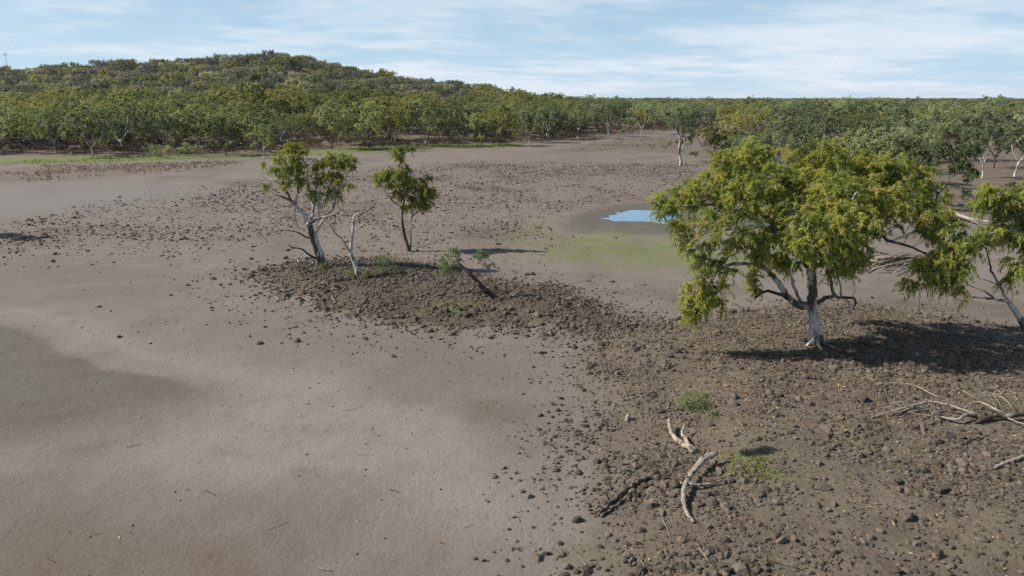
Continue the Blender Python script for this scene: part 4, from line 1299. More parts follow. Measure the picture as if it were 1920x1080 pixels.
def lone_gum():
    base = G(1277, 310)
    z = zlimb(0, 0, 0.36458, 1220, 80, base[1])
    T = Tree(61)
    T.limb_line([base - np.array([0, 0, .3]), *z([(152, 590), (148, 545), (152, 500), (142, 465), (135, 430)])], .26, .15, 0, .3, .12, .4, False)
    for lid, pts, r0, r1 in [(1, [(150, 560), (165, 540, -.3), (173, 515, -.4), (178, 470, -.4), (200, 420, -.4)], .13, .05), (2, [(142, 465), (160, 420, .5), (165, 370, .6)], .11, .04),
                             (3, [(135, 430), (115, 410, -.5), (95, 410, -.6)], .09, .04), (4, [(135, 430), (140, 380, 0), (130, 350, 0)], .10, .04), (5, [(178, 500, -.4), (195, 495, -.6), (200, 510, -.7)], .06, .03)]:
        T.limb_line(z(pts), r0, r1, lid, .3, .25)
    rows = [(150, 395, 55, 35, 0), (110, 415, 38, 25, -.4), (190, 375, 50, 35, .4), (200, 430, 35, 30, -.3), (165, 350, 45, 28, .4), (120, 365, 35, 25, 0), (200, 500, 16, 35, -.6), (90, 515, 16, 16, -.5), (165, 440, 30, 18, .3), (225, 400, 25, 22, 0)]
    B = zblobs(rows, .36458, 1220, 80, base[1], 1.1)
    g = np.random.default_rng(62)
    C = blob_clusters(B, 6.0, g, .5)
    T.grow(C, .12, .1, .6)
    LS = leaves(C, g, 5, 12, .75, .28, .085, .5, base + np.array([0, 0, 7.0]), np.clip(g.normal(.5, .2, len(C)), 0, .95), .14, .5, .7)
    finish_tree(T, 'gum_tree', 'lone slender gum standing out on the open mud beyond the pool', base, M['bark_pale'], LS, M['leaf_sage'], rtip=.014, sides=(3, 5, 8))
    return base[:2]


front = [lone_gum()]
for a in [
    (40, 286, 192, 1, 'leaf_green', 'dark green gum with one white upright limb at the woodland edge above tawny herbs', 1.2, 1.0),
    (106, 287, 200, 3, 'leaf_green', 'narrow dark gum in the woodland edge next to the white-limbed gum', 2.2, 1.1),
    (175, 293, 196, 2, 'leaf_green', 'gum with a bright white crooked trunk at the burnt woodland edge', .3, .9, 'gum_tree', 'bark_pale'),
    (310, 284, 188, 5, 'leaf_green', 'broad gum with many dead grey limbs above pale bushes at the woodland edge', 4.2, 1.0, 'gum_tree', 'bark_pale'),
    (424, 292, 212, 4, 'leaf_olive', 'low dense olive gum with a dark slanted trunk on the grass strip', 1.0, 1.0, 'gum_tree', 'bark_dark'),
    (496, 297, 226, 3, 'leaf_green', 'small dark gum standing on the green grass strip behind the forked gum', 3.0, 1.1),
    (623, 280, 182, 0, 'leaf_green', 'tall dark-trunked gum on the grass strip with several white limbs', 2.0, 1.0, 'gum_tree', 'bark_dark'),
    (693, 280, 180, 2, 'leaf_green', 'gum forking low into a wide vee of pale limbs on the grass strip', 5.0, .9, 'gum_tree', 'bark_mixed'),
    (797, 274, 178, 1, 'leaf_green', 'tall gum with a clean white curved trunk at the woodland edge', 1.4, 1.15, 'gum_tree', 'bark_pale'),
    (904, 273, 205, 4, 'leaf_green', 'short bushy gum with foliage to the ground at the mud edge', .2, .9, 'gum_tree', 'bark_dark'),
    (937, 274, 190, 3, 'leaf_olive', 'olive gum with a leaning dark trunk beside the short bushy gum', 4.4, 1.1, 'gum_tree', 'bark_dark'),
    (992, 268, 190, 0, 'leaf_sage', 'grey-green gum with pale slanting limbs at the woodland edge', 3.3, .9),
    (1025, 263, 188, 1, 'leaf_sage', 'grey-green gum with a straight white pole trunk in the woodland edge', 2.6, .9, 'gum_tree', 'bark_pale'),
    (1083, 260, 186, 5, 'leaf_sage', 'grey-green gum with a cluster of white trunks by the far mud shore', 0.5, .8, 'gum_tree', 'bark_pale'),
    (1141, 256, 188, 6, 'leaf_sage', 'slim grey-green gum with a thin white trunk by the far mud shore', 1.5, 1.0, 'gum_tree', 'bark_pale'),
    (1202, 251, 190, 2, 'leaf_sage', 'far grey-green gum with a vee of white limbs by the end of the mud', 2.5, .8, 'gum_tree', 'bark_pale'),
    (1345, 306, 232, 4, 'leaf_olive', 'low rounded olive-green gum bush at the edge of the open woodland', 0.7, 1.6),
    (1400, 318, 240, 4, 'leaf_sage', 'rounded soft green gum bush behind the top of the spreading gum', 2.7, 1.5),
    (1530, 318, 205, 1, 'leaf_sage', 'sage gum with a pale upright bare trunk behind the spreading gum', 4.0, 1.2, 'gum_tree', 'bark_pale'),
    (1460, 320, 222, 0, 'leaf_green', 'broad dusty green gum rising just behind the crown of the spreading gum', 1.9, 1.35),
    (1610, 325, 230, 2, 'leaf_sage', 'broad grey-green gum with pale dead limbs underneath, behind the spreading gum', 3.6, 1.15, 'gum_tree', 'bark_pale'),
    (1672, 322, 226, 5, 'leaf_sage', 'grey gum with a web of bare pale twigs behind the spreading gum', 5.1, 1.0, 'gum_tree', 'bark_pale'),
    (1435, 336, 238, 9, 'leaf_sage', 'wide bushy sage gum hidden low behind the left side of the spreading gum', 1.0, .9),
    (1500, 342, 244, 7, 'leaf_olive', 'thin-leaved olive gum tucked behind the middle of the spreading crown', 2.0, 1.1),
    (1572, 340, 236, 0, 'leaf_green', 'round green gum rising behind the middle of the spreading crown', 3.0, 1.1),
    (1640, 342, 240, 4, 'leaf_sage', 'dense pale sage gum rising behind the spreading crown', 4.0, 1.0),
    (1700, 348, 246, 2, 'leaf_green', 'spreading dull green gum next to the dense dark gum', 5.0, .9),
    (1488, 303, 208, 2, 'leaf_sage', 'tall spreading sage gum in the second row behind the spreading gum', .5, 1.0),
    (1572, 300, 206, 9, 'leaf_green', 'wide green gum in the second row behind the spreading gum', 1.5, .85),
    (1655, 303, 208, 0, 'leaf_sage', 'round sage gum in the second row behind the spreading gum', 2.5, 1.1),
    (1722, 300, 206, 5, 'leaf_sage', 'broad sage gum standing behind the dense dark gum', 3.5, .9),
    (1778, 300, 210, 4, 'leaf_green', 'dense green gum between the dark gum and the thin white-trunked gum', 4.5, .9),
    (1752, 392, 248, 4, 'leaf_green', 'dense dark green gum between the spreading gum and the cleared floor', 2.9, .95, 'gum_tree', 'bark_mixed'),
    (1842, 334, 222, 6, 'leaf_sage', 'thin white-trunked gum standing on the open brown woodland floor', 1.1, .95, 'gum_tree', 'bark_pale'),
    (1862, 315, 196, 2, 'leaf_sage', 'open gum with a black burnt trunk base and pale branches on the woodland floor', .4, .95, 'gum_tree', 'bark_dark'),
    (1902, 331, 216, 6, 'leaf_sage', 'slim gum with a crooked cream trunk beside the burnt-trunked gum', 3.4, 1.1, 'gum_tree', 'bark_pale'),
    (1925, 306, 200, 1, 'leaf_sage', 'pale-stemmed gum behind the crooked cream-trunked gum', 5.6, 1.1, 'gum_tree', 'bark_pale')]:
    o, b = tree_at(*a)
    front.append(b[:2])
front = np.array(front)

# ------------------------------------------------------------------ the rest of the woodland
def jitter_grid(y0, y1, s, seed):
    g = np.random.default_rng(seed)
    out = []
    y = y0
    while y < y1:
        w = .82 * y + 45
        x = np.arange(-w, w, s)
        out.append(np.stack([x + g.uniform(-.45, .45, len(x)) * s, y + g.uniform(-.45, .45, len(x)) * s], 1))
        y += s
    return np.vstack(out)


cand = np.vstack([jitter_grid(95, 330, 7.4, 1), jitter_grid(330, 800, 8.6, 2), jitter_grid(800, 1300, 15, 3), jitter_grid(1300, 3600, 26, 4)])
sd = sdist(cand[:, 0], cand[:, 1], CLEAR)
keep = sd < -2.0
# an open floor with few trees to the east
eastc = flat(1850, 330)
open_e = np.exp(-(((cand[:, 0] - eastc[0]) / 30) ** 2 + ((cand[:, 1] - eastc[1]) / 45) ** 2))
keep &= rng.random(len(cand)) > open_e * 1.2
dens = fbm(cand[:, 0] / 22, cand[:, 1] / 22, 61, 3)
east = cand[:, 0] > 0.1 * cand[:, 1]
keep &= ~(east & (dens < np.where(cand[:, 1] < 330, .47, .40))) & ~(~east & (dens < .30))
keep &= ~((hill_h(cand[:, 0], cand[:, 1]) > 5.5) & hill_gap(cand[:, 0], cand[:, 1]))
keep &= ~((sd > -13) & (rng.random(len(cand)) < .62))
keep &= ~(east & (cand[:, 1] < 210) & (rng.random(len(cand)) < .45))
cand = cand[keep]
dmin = np.min(np.linalg.norm(cand[:, None, :] - front[None, :, :], axis=2), axis=1)
cand = cand[dmin > 4.0]
cz = surf_h(cand[:, 0], cand[:, 1])
onhill = hill_h(cand[:, 0], cand[:, 1]) > 5.5
ch = np.where(onhill, 4.2 + 4.2 * rng.random(len(cand)), np.clip(6.2 + 5.2 * rng.random(len(cand)) ** .8 + 3.0 * (fbm(cand[:, 0] / 25, cand[:, 1] / 25, 66, 2) - .5), 5.0, 11.6))
ch = ch * np.where(rng.random(len(cand)) < .07, 1.2, 1.0)
ch = np.where((cand[:, 0] > .1 * cand[:, 1]) & (cand[:, 1] < 210), np.minimum(ch * 1.18, 11.5), ch)
ch = np.where(cand[:, 1] > 700, ch * .97, ch)
frame = np.abs(cand[:, 0]) < .76 * cand[:, 1] + 3
score = np.where(frame & ~onhill, ch / cand[:, 1], 0)
order = np.argsort(-score)
ind = order[:300 - 12]
rest = np.setdiff1d(np.arange(len(cand)), ind)
SHORT = ['the lone slender gum', 'the gum with white limb', 'the narrow dark gum', 'the gum with white crooked trunk', 'the broad gum with dead limbs', 'the low olive gum', 'the small gum on the grass',
         'the tall dark-trunked gum', 'the gum with wide vee of limbs', 'the gum with white curved trunk', 'the short bushy gum', 'the leaning olive gum', 'the gum with slanting limbs', 'the white pole-trunked gum', 'the cluster of white trunks',
         'the slim gum by the far shore', 'the far gum by the mud end', 'the low rounded olive bush', 'the soft green bush gum', 'the sage gum with bare trunk', 'the broad dusty gum', 'the grey-green gum with dead limbs', 'the gum with bare pale twigs',
         *['the gums behind the spreading crown'] * 10, 'the dense dark gum', 'the thin white-trunked gum', 'the burnt-trunked gum', 'the crooked cream-trunked gum', 'the pale-stemmed gum']
for i in ind:
    x, y = cand[i]
    k = int(rng.integers(0, 10))
    left = x < .1 * y
    behind = sdist(np.array([x]), np.array([y]), CLEAR)[0] < -30
    if left:
        mn = 'leaf_olive' if (behind and rng.random() < .75) or rng.random() < .15 else 'leaf_green'
    else:
        mn = ('leaf_sage', 'leaf_sage', 'leaf_green', 'leaf_olive')[int(rng.integers(0, 4))]
    colr = {'leaf_olive': 'yellow-olive', 'leaf_green': 'mid green', 'leaf_sage': 'sage-green'}[mn]
    d_ = np.linalg.norm(front - cand[i], axis=1)
    q = int(np.argmin(d_))
    size = 'tall' if ch[i] > 10 else 'low' if ch[i] < 8.8 else 'mid-height'
    shape = ['round', 'upright', 'spreading', 'narrow', 'dense', 'broad', 'slim', 'thin-leaved', 'open', 'bushy'][k]
    rel = 'right beside' if d_[q] < 9 else 'close to' if d_[q] < 18 else 'in woodland behind' if d_[q] < 45 else 'deep in woodland behind'
    lab = f'{size} {shape} {colr} gum {rel} {SHORT[q]}'
    if rng.random() < .07:                                   # a dead one
        o = thing('dead_tree', f'{size} bare grey dead gum {rel} {SHORT[q]}', 'tree', (x, y, cz[i] - .05), 'dead gums in the woodland')
        o.scale = (ch[i] / 10.3,) * 3
        o.rotation_euler = (0, 0, rng.random() * 6.28)
        link('trunk', TRUNK_ME[k], o)
        continue
    plant_tree('gum_tree', lab, (x, y, cz[i] - .05), k, mn, ch[i] / 10.3, rng.random() * 6.28, 'gums in the woodland', None, .85 + .5 * rng.random())


def scatter(name, label, pts, scl, rot, idx, meshes, tilt=None, kind='stuff'):
    """one object: shared meshes instanced on points by geometry nodes"""
    me = bpy.data.meshes.new(name)
    me.vertices.add(len(pts))
    me.vertices.foreach_set('co', np.asarray(pts, np.float32).ravel())
    rv = np.zeros((len(pts), 3), np.float32)
    if tilt is not None:
        rv[:, 0] = tilt[:, 0]; rv[:, 1] = tilt[:, 1]
    rv[:, 2] = rot
    sv = np.asarray(scl, np.float32)
    if sv.ndim == 1:
        sv = np.repeat(sv[:, None], 3, 1)
    for nm, typ, arr, key in (('rot', 'FLOAT_VECTOR', rv, 'vector'), ('scl', 'FLOAT_VECTOR', sv, 'vector'), ('idx', 'INT', np.asarray(idx, np.int32), 'value')):
        at = me.attributes.new(nm, typ, 'POINT')
        at.data.foreach_set(key, arr.ravel())
    o = link(name, me)
    tag(o, label, None, None, kind)
    ng = bpy.data.node_groups.new(name, 'GeometryNodeTree')
    ng.interface.new_socket('Geometry', in_out='INPUT', socket_type='NodeSocketGeometry')
    ng.interface.new_socket('Geometry', in_out='OUTPUT', socket_type='NodeSocketGeometry')
    N, L = ng.nodes, ng.links
    gi = N.new('NodeGroupInput'); go = N.new('NodeGroupOutput')
    jn = N.new('GeometryNodeJoinGeometry')

    def attr(nm, dt):
        a = N.new('GeometryNodeInputNamedAttribute'); a.data_type = dt
        a.inputs[0].default_value = nm
        return a.outputs[0]
    ai, ar, as_ = attr('idx', 'INT'), attr('rot', 'FLOAT_VECTOR'), attr('scl', 'FLOAT_VECTOR')
    for k, m_ in enumerate(meshes):
        po = bpy.data.objects.new(name + '_source', m_)
        oi = N.new('GeometryNodeObjectInfo'); oi.inputs['Object'].default_value = po
        oi.inputs['As Instance'].default_value = True
        ip = N.new('GeometryNodeInstanceOnPoints')
        cmpn = N.new('FunctionNodeCompare'); cmpn.data_type = 'INT'; cmpn.operation = 'EQUAL'
        L.new(ai, cmpn.inputs[2]); cmpn.inputs[3].default_value = k
        L.new(gi.outputs[0], ip.inputs['Points'])
        L.new(cmpn.outputs[0], ip.inputs['Selection'])
        L.new(oi.outputs['Geometry'], ip.inputs['Instance'])
        L.new(ar, ip.inputs['Rotation'])
        L.new(as_, ip.inputs['Scale'])
        L.new(ip.outputs[0], jn.inputs[0])
    L.new(jn.outputs[0], go.inputs[0])
    md = o.modifiers.new('scatter', 'NODES')
    md.node_group = ng
    return o


rp = np.column_stack([cand[rest], cz[rest] - .05])
rh = onhill[rest]
rl = cand[rest][:, 0] < .1 * cand[rest][:, 1]
# hill trees
hp = rp[rh]
hm = []
for mn in ('leaf_hill', 'leaf_olive', 'leaf_blossom', 'leaf_bare'):
    for k in range(2):
        q = HILLP[(k + len(hm)) % 4]
        hm.append(joined_mesh('hill_gum', q[0], q[1], M['bark_mixed'], M[mn]))
u = rng.random(len(hp))
fh = hill_h(hp[:, 0], hp[:, 1])
kind_ = np.select([u < .58, u < .74, u < .83], [0, 1, 2], 3)
kind_ = np.where((kind_ == 3) & (fh < 9), 1, kind_)
kind_ = np.where((fh < 8) & (kind_ == 0), 1, kind_)
scatter('hill_woodland', 'scrubby gum woodland covering the hill', hp, (ch[rest][rh] / 7.0)[:, None] * np.array([1.05, 1.05, 1.0]), rng.random(len(hp)) * 6.28, kind_ * 2 + rng.integers(0, 2, len(hp)), hm)
# plain woodland beyond the single trees
pp = rp[~rh]
pm = []
for k, mn in ((9, 'leaf_green'), (2, 'leaf_green'), (1, 'leaf_olive'), (4, 'leaf_olive'), (8, 'leaf_sage'), (5, 'leaf_sage'), (0, 'leaf_sage')):
    pm.append(joined_mesh('plain_gum', PROTO[k][0], PROTO[k][1], M['bark_mixed'], M[mn]))
pl_ = rl[~rh]
u = rng.random(len(pp))
ix = np.where(pl_, np.select([u < .22, u < .36, u < .7], [0, 1, 2], 3), np.select([u < .16, u < .30, u < .38, u < .46, u < .62, u < .82], [0, 1, 2, 3, 4, 5], 6))
scatter('distant_woodland', 'gum woodland running to the horizon', pp, (ch[rest][~rh] / 10.3)[:, None] * np.array([1.1, 1.1, 1.0]), rng.random(len(pp)) * 6.28, ix, pm)

# understorey of dead scrub between the trunks
und = jitter_grid(100, 330, 3.1, 9)
s_u = sdist(und[:, 0], und[:, 1], CLEAR)
ku = (s_u < -1) & (fbm(und[:, 0] / 14, und[:, 1] / 14, 71, 3) > .36)
eo = np.exp(-(((und[:, 0] - eastc[0]) / 30) ** 2 + ((und[:, 1] - eastc[1]) / 45) ** 2))
ku &= rng.random(len(und)) > eo * .8
ku &= ~((und[:, 0] > .1 * und[:, 1]) & (rng.random(len(und)) < .55))
und = und[ku]
um = [joined_mesh('scrub', SHRUB[k][0], SHRUB[k][1], M['wood_dark'], M[mn]) for k, mn in ((0, 'leaf_rust'), (1, 'leaf_rust'), (2, 'leaf_bare'), (1, 'leaf_green'))]
u = rng.random(len(und))
scatter('understorey_scrub', 'reddish dead scrub under the woodland', np.column_stack([und, surf_h(und[:, 0], und[:, 1])]), .45 + .75 * rng.random(len(und)), rng.random(len(und)) * 6.28,
        np.select([u < .40, u < .68, u < .9], [0, 1, 2], 3), um)

# pale bushes at the woodland edge
for k, (px, py, s_) in enumerate([(285, 292, 1.25), (312, 291, 1.3), (340, 292, 1.1), (365, 292, 1.15), (296, 295, 1.0)]):
    b = G(px, py)
    o = thing('bush', 'rounded pale sage bush in the row before the broad gum with dead limbs', 'bush', b, 'pale bushes at the woodland edge')
    o.scale = (s_ * 1.2, s_ * 1.2, s_); o.rotation_euler = (0, 0, k * 1.3)
    link('stem', mesh_np('stem', *SHRUB[k % 3][0], [M['wood_red']]), o)
    link('foliage', leaf_mesh('foliage', SHRUB[k % 3][1][0], SHRUB[k % 3][1][1], M['leaf_sage']), o)

# ------------------------------------------------------------------ clods of mud
def clod_mesh(seed, sub=2):
    import bmesh
    bm = bmesh.new()
    bmesh.ops.create_icosphere(bm, subdivisions=sub, radius=.5)
    g = np.random.default_rng(seed)
    k1 = g.normal(0, 1, (7, 3)); k1 /= np.linalg.norm(k1, axis=1)[:, None]
    cut = .20 + .20 * g.random(7)
    ax = np.array([1.0 + .7 * g.random(), .75 + .35 * g.random(), .70 + .35 * g.random()])
    for v in bm.verts:
        p_ = np.array(v.co)
        for n_, c_ in zip(k1, cut):                        # planed-off faces
            d_ = np.dot(p_, n_) - c_
            if d_ > 0:
                p_ = p_ - n_ * d_ * .95
        p_ = p_ * ax * (1 + .30 * (g.random() - .5))
        v.co = Vector(p_)
    me = bpy.data.meshes.new('mud_clod')
    bm.to_mesh(me)
    bm.free()
    me.materials.append(M['clod'])
    return me


CL = [clod_mesh(400 + k) for k in range(8)]
CLS = [clod_mesh(420 + k, 1) for k in range(6)]


def sample(n, x0, x1, y0, y1, f, seed):
    g = np.random.default_rng(seed)
    p_ = np.column_stack([g.uniform(x0, x1, n), g.uniform(y0, y1, n)])
    return p_[g.random(n) < f(p_[:, 0], p_[:, 1])]


def fA(x, y):
    w = (fbm(x / 4.0, y / 4.0, 21, 4) - .5) * 3
    m = sstep(sdist(x + w * 1.6, y + w, MOUND_A), -3.2, 3.4)
    return np.maximum(m * (.26 + .9 * sstep(fbm(x / 1.9, y / 1.9, 81, 4), .36, .66)), 0)


def fB(x, y):
    w = (fbm(x / 4.0, y / 4.0, 21, 4) - .5) * 3
    m = sstep(sdist(x + w * .6, y + w * .4, MOUND_B), -1.6, .8)
    return m * (.35 + .9 * sstep(fbm(x / 1.4, y / 1.4, 82, 3), .36, .6)) + .07 * sstep(sdist(x, y, MOUND_B), -7, -1)


def fP(x, y):
    m = sstep(sdist(x, y, PUG), -8, 6)
    return m * (.22 + .78 * sstep(fbm(x / 6, y / 9, 83, 4), .42, .64)) * (1 - .9 * sstep(sdist(x, y, POOLRING), -2, 1))


def fS(x, y):                                              # stray clods on the open mud
    e = sdist(x, y, MOUND_A)
    return .02 + .55 * np.exp(-np.clip(-e, 0, 99) / 3.2) * (y < 60) * sstep(y, 17, 24) + .22 * np.exp(-np.clip(-sdist(x, y, MOUND_B), 0, 99) / 4.5) + .16 * sstep(fbm(x / 7, y / 7, 84, 3), .55, .7) * (y > 27)


cA = sample(80000, -2, 30, 14.5, 41, fA, 1); sA = (.030 + .038 * rng.gamma(1.3, 1.0, len(cA))) * (.65 + 1.0 * fbm(cA[:, 0] / 2.5, cA[:, 1] / 2.5, 86, 2))
cAb = sample(1500, -1, 24, 14.5, 34, fA, 11); sAb = .09 + .19 * rng.random(len(cAb)) ** 3
cB = sample(34000, -22, 8, 31, 53, fB, 2); sB = .045 + .055 * rng.gamma(1.6, 1.0, len(cB))
cP = sample(60000, -50, 42, 44, 135, fP, 3); sP = .06 + .06 * rng.gamma(1.5, 1.0, len(cP))
cS = sample(15000, -30, 45, 15, 75, fS, 4); sS = .03 + .042 * rng.gamma(1.4, 1.0, len(cS))
sS = np.where(cS[:, 1] < 32, np.minimum(sS, .10), sS)
CC = np.vstack([cA, cAb, cB, cP, cS]); SS = np.minimum(np.concatenate([sA, sAb, sB, sP, sS]), .42)
wh = np.concatenate([np.zeros(len(cA)), np.zeros(len(cAb)), np.ones(len(cB)), np.full(len(cP), 2), np.full(len(cS), 3)]).astype(int)
pool_ok = sdist(CC[:, 0], CC[:, 1], POOL) < 0.5
pool_ok |= rng.random(len(CC)) < .08
pool_ok &= np.hypot(CC[:, 0] - big_base[0], CC[:, 1] - big_base[1]) > .7
CC, SS, wh = CC[pool_ok], SS[pool_ok], wh[pool_ok]
CZ = ground_h(CC[:, 0], CC[:, 1])
infr = (np.abs(CC[:, 0]) < .70 * CC[:, 1]) & (CC[:, 1] > 15.6)
app = np.where(infr, SS / np.hypot(CC[:, 1], 12), 0)
top = np.argsort(-app)[:300]
MARKS = [((1180, 925), 'beside the blackened split log'), ((1290, 920), 'beside the curved driftwood log'), ((1275, 818), 'beside the forked straw-coloured log'), ((1176, 785), 'around the short broken stub'),
         ((1312, 850), 'at the thin-stemmed sapling'), ((1530, 645), 'round the foot of the spreading gum'), ((1760, 770), 'under the fallen bough'), ((1893, 866), 'beside the short thick dark stick'), ((1430, 878), 'on the green grass patch'),
         ((1824, 826), 'beside the stick with pale tail'), ((1600, 830), 'on bare soil below the fallen bough'), ((1450, 740), 'on bare soil below the spreading gum'), ((1150, 1040), 'at the mound edge on smooth mud'),
         ((1320, 1030), 'on the lumpy soil below the curved log'), ((1540, 960), 'on the faintly green soil'), ((1750, 960), 'on open soil below the stick'), ((1200, 700), 'where the mound thins to mud'),
         ((910, 540), 'beside the leaning dead trunk'), ((606, 500), 'at the foot of the forked gum'), ((670, 515), 'at the foot of the bare dead gum'), ((860, 578), 'on the low mound by the grass'), ((720, 560), 'on the middle of the low mound'),
         ((620, 585), 'on the low mound edge below the tuft'), ((1040, 570), 'on the low mound tail'), ((980, 610), 'along the low mound edge'), ((1110, 610), 'between the low mound and the big mound')]
MW = np.array([flat(*m_[0], .3) for m_ in MARKS])
for i in top:
    o = link('mud_clod', CL[int(rng.integers(0, 8))], None, (CC[i, 0], CC[i, 1], CZ[i] + SS[i] * .05))
    o.rotation_euler = (rng.normal(0, .3), rng.normal(0, .3), rng.random() * 6.28)
    o.scale = (SS[i],) * 3
    q = int(np.argmin(np.linalg.norm(MW - CC[i], axis=1)))
    size = 'large' if SS[i] > .26 else 'small' if SS[i] < .17 else 'middle-sized'
    tag(o, f'{size} angular brown mud clod {MARKS[q][1]}', 'clod', 'mud clods ' + MARKS[q][1])
ro = np.setdiff1d(np.arange(len(CC)), top)
scatter('mud_clods', 'crumbled clods of dried mud', np.column_stack([CC[ro], CZ[ro] + SS[ro] * .07]), SS[ro], rng.random(len(ro)) * 6.28, rng.integers(0, 6, len(ro)), CLS, rng.normal(0, .35, (len(ro), 2)))

# ------------------------------------------------------------------ small ground cover
def blades(pts, h, w, g, n=5, lean=.5):
    p_ = np.repeat(pts, n, 0) + np.column_stack([g.normal(0, .05, len(pts) * n), g.normal(0, .05, len(pts) * n), np.zeros(len(pts) * n)])
    N_ = len(p_)
    a = g.random(N_) * 6.28
    hh = h * (.5 + g.random(N_))[:, None]
    d = np.column_stack([np.cos(a), np.sin(a), np.zeros(N_)])
    s_ = np.column_stack([-np.sin(a), np.cos(a), np.zeros(N_)])
    up = np.array([0, 0, 1.0])
    ln = lean * g.random((N_, 1))
    V = np.stack([p_, p_ + up * hh * .5 + d * hh * ln * .4 + s_ * w * .5, p_ + up * hh + d * hh * ln, p_ + up * hh * .5 + d * hh * ln * .4 - s_ * w * .5], 1).reshape(-1, 3)
    return V, np.repeat(np.clip(g.normal(.5, .25, N_), 0, .99), 4)


def fG(x, y):
    m = zone_masks(x, y)[1]
    return sstep(m, .25, .9)


gp = np.vstack([sample(9000, 4, 14, 15, 24, fG, 5), sample(2500, -12, 2, 34, 50, fG, 6)])
gt = sample(2600, 5, 22, 15, 24, lambda x, y: .9 * sstep(fbm(x / 1.5, y / 1.5, 97, 3), .60, .72), 15)
gp = np.vstack([gp, gt])
gp = np.column_stack([gp, ground_h(gp[:, 0], gp[:, 1])])
V, ti = blades(gp, .07, .012, np.random.default_rng(1), 6, .8)
gf = sample(24000, -115, 30, 115, 190, lambda x, y: sstep(sdist(x, y, GRASSY), -1, 3) * sstep(fbm(x / 9, y / 9, 90, 3), .35, .55), 7)
gf = np.column_stack([gf, ground_h(gf[:, 0], gf[:, 1])])
V2, ti2 = blades(gf, .22, .10, np.random.default_rng(2), 3, .9)
tag(link('grass', leaf_mesh('grass', np.vstack([V, V2]), np.concatenate([ti, ti2]), M['grass'])), 'short green grass in patches on mud and along the woodland', None, None, 'stuff')

hf_ = np.vstack([sample(5200, -130, -45, 95, 150, lambda x, y: sstep(sdist(x, y, HERBS), -2, 4) * sstep(fbm(x / 7, y / 7, 91, 3), .42, .6), 8),
                 sample(3800, 0, 62, 130, 230, lambda x, y: sstep(sdist(x, y, REDPLAIN), -2, 6) * sstep(fbm(x / 7, y / 7, 92, 3), .4, .6), 9),
                 sample(1400, 38, 72, 60, 120, lambda x, y: np.exp(-(((x - flat(1815, 372)[0]) / 6) ** 2 + ((y - flat(1815, 372)[1]) / 10) ** 2)), 10)])
hf_ = np.column_stack([hf_, ground_h(hf_[:, 0], hf_[:, 1])])
V, ti = blades(hf_, .26, .08, np.random.default_rng(3), 6, 1.4)
tag(link('dry_herbs', leaf_mesh('dry_herbs', V, ti, M['leaf_rust'])), 'low reddish brown dead herbs on the plain', None, None, 'stuff')


def flakes(pts, s, g):
    N_ = len(pts)
    a = g.normal(0, 1, (N_, 3)) * np.array([1, 1, .25]); a /= np.linalg.norm(a, axis=1)[:, None]
    b = np.cross(a, np.array([0, 0, 1.0]) + g.normal(0, .3, (N_, 3))); b /= np.linalg.norm(b, axis=1)[:, None]
    l_ = s * (.5 + g.random((N_, 1)))
    p_ = pts + np.array([0, 0, .02])
    V = np.stack([p_, p_ + a * l_ * .5 + b * l_ * .14, p_ + a * l_, p_ + a * l_ * .5 - b * l_ * .14], 1).reshape(-1, 3)
    return V, np.repeat(g.random(N_), 4)


def fL(x, y):
    m = sstep(sdist(x, y, MOUND_A), -1, 2)
    return m * (.10 + .9 * sstep(fbm(x / 2.2, y / 2.2, 95, 3), .48, .64)) * (.35 + .65 * sstep(y, 21, 27))


lp = sample(30000, 2, 28, 15, 40, fL, 12)
lp2 = sample(900, -22, 12, 15, 40, lambda x, y: .5 + 0 * x, 13)
lp = np.vstack([lp, lp2])
lp = np.column_stack([lp, ground_h(lp[:, 0], lp[:, 1])])
V, ti = flakes(lp, .13, np.random.default_rng(4))
tag(link('leaf_litter', leaf_mesh('leaf_litter', V, ti, M['litter'])), 'straw-coloured fallen leaves and bark flakes', None, None, 'stuff')

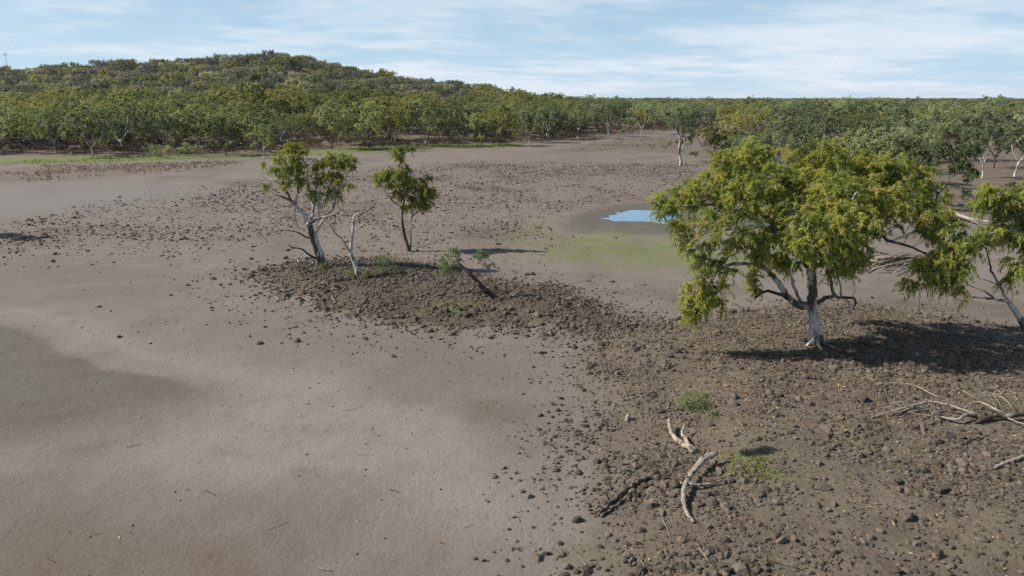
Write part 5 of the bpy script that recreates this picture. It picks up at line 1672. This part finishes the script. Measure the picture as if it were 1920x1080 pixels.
# ------------------------------------------------------------------ mast behind the hill
mb = PD(14, 128, 600.)
mz = float(surf_h(np.array([mb[0]]), np.array([mb[1]]))[0])
mt_ = PD(12, 98, 600.)
mm, t_, b_, o_ = new_mat('galvanised_steel')
n_ = t_.noise(t_.add('ShaderNodeTexCoord').outputs['Object'], 2, 3)
t_.l.new(t_.mix(n_, (0.42, 0.43, 0.45), (0.55, 0.56, 0.58)), b_.inputs['Base Color'])
b_.inputs['Metallic'].default_value = .3
b_.inputs['Roughness'].default_value = .6
mr = thing('radio_mast', 'thin grey steel radio mast rising above the trees beyond the hill', 'mast', (mb[0], mb[1], mz))
hm_ = mt_[2] - mz
tb = Tubes()
for k in range(3):
    a = k * 2.094
    tb.tube([(math.cos(a) * .55, math.sin(a) * .55, -.5), (math.cos(a) * .4, math.sin(a) * .4, hm_)], [.12, .1], 5)
n_st = int(hm_ / 1.6)
for s_ in range(n_st):
    for k in range(3):
        a, b = k * 2.094, (k + 1) * 2.094
        z0_ = s_ * hm_ / n_st
        z1_ = (s_ + 1) * hm_ / n_st
        tb.tube([(math.cos(a) * .5, math.sin(a) * .5, z0_), (math.cos(b) * .48, math.sin(b) * .48, z1_)], [.05, .05], 4)
link('lattice', tb.mesh('lattice', mm), mr)
for k in range(3):
    a = k * 2.094 + .5
    tb = Tubes()
    tb.tube([(math.cos(a) * 1.1, math.sin(a) * 1.1, hm_ - 2.6), (math.cos(a) * 1.1, math.sin(a) * 1.1, hm_ - .3)], [.22, .22], 8)
    tb.tube([(math.cos(a) * .3, math.sin(a) * .3, hm_ - 1.4), (math.cos(a) * 1.1, math.sin(a) * 1.1, hm_ - 1.4)], [.07, .07], 5)
    link('antenna', tb.mesh('antenna', mm), mr)

# ------------------------------------------------------------------ thin haze in the air
hz_m = bpy.data.materials.new('haze')
hz_m.use_nodes = True
hz_m.node_tree.nodes.clear()
ho = hz_m.node_tree.nodes.new('ShaderNodeOutputMaterial')
hv = hz_m.node_tree.nodes.new('ShaderNodeVolumePrincipled')
hv.inputs['Color'].default_value = (0.80, 0.90, 1.0, 1)
hv.inputs['Density'].default_value = 0.00005
hv.inputs['Anisotropy'].default_value = 0.2
hz_m.node_tree.links.new(hv.outputs[0], ho.inputs['Volume'])
e_ = 9100.0
bv = np.array([(x, y, z) for z in (-2.5, 62.0) for x, y in ((-e_, -200), (e_, -200), (e_, e_), (-e_, e_))])
bf = [3, 2, 1, 0, 4, 5, 6, 7, 0, 1, 5, 4, 1, 2, 6, 5, 2, 3, 7, 6, 3, 0, 4, 7]
tag(link('haze', mesh_np('haze', bv, bf, [4] * 6, [hz_m])), 'thin pale haze in the air over the plain', None, None, 'stuff')
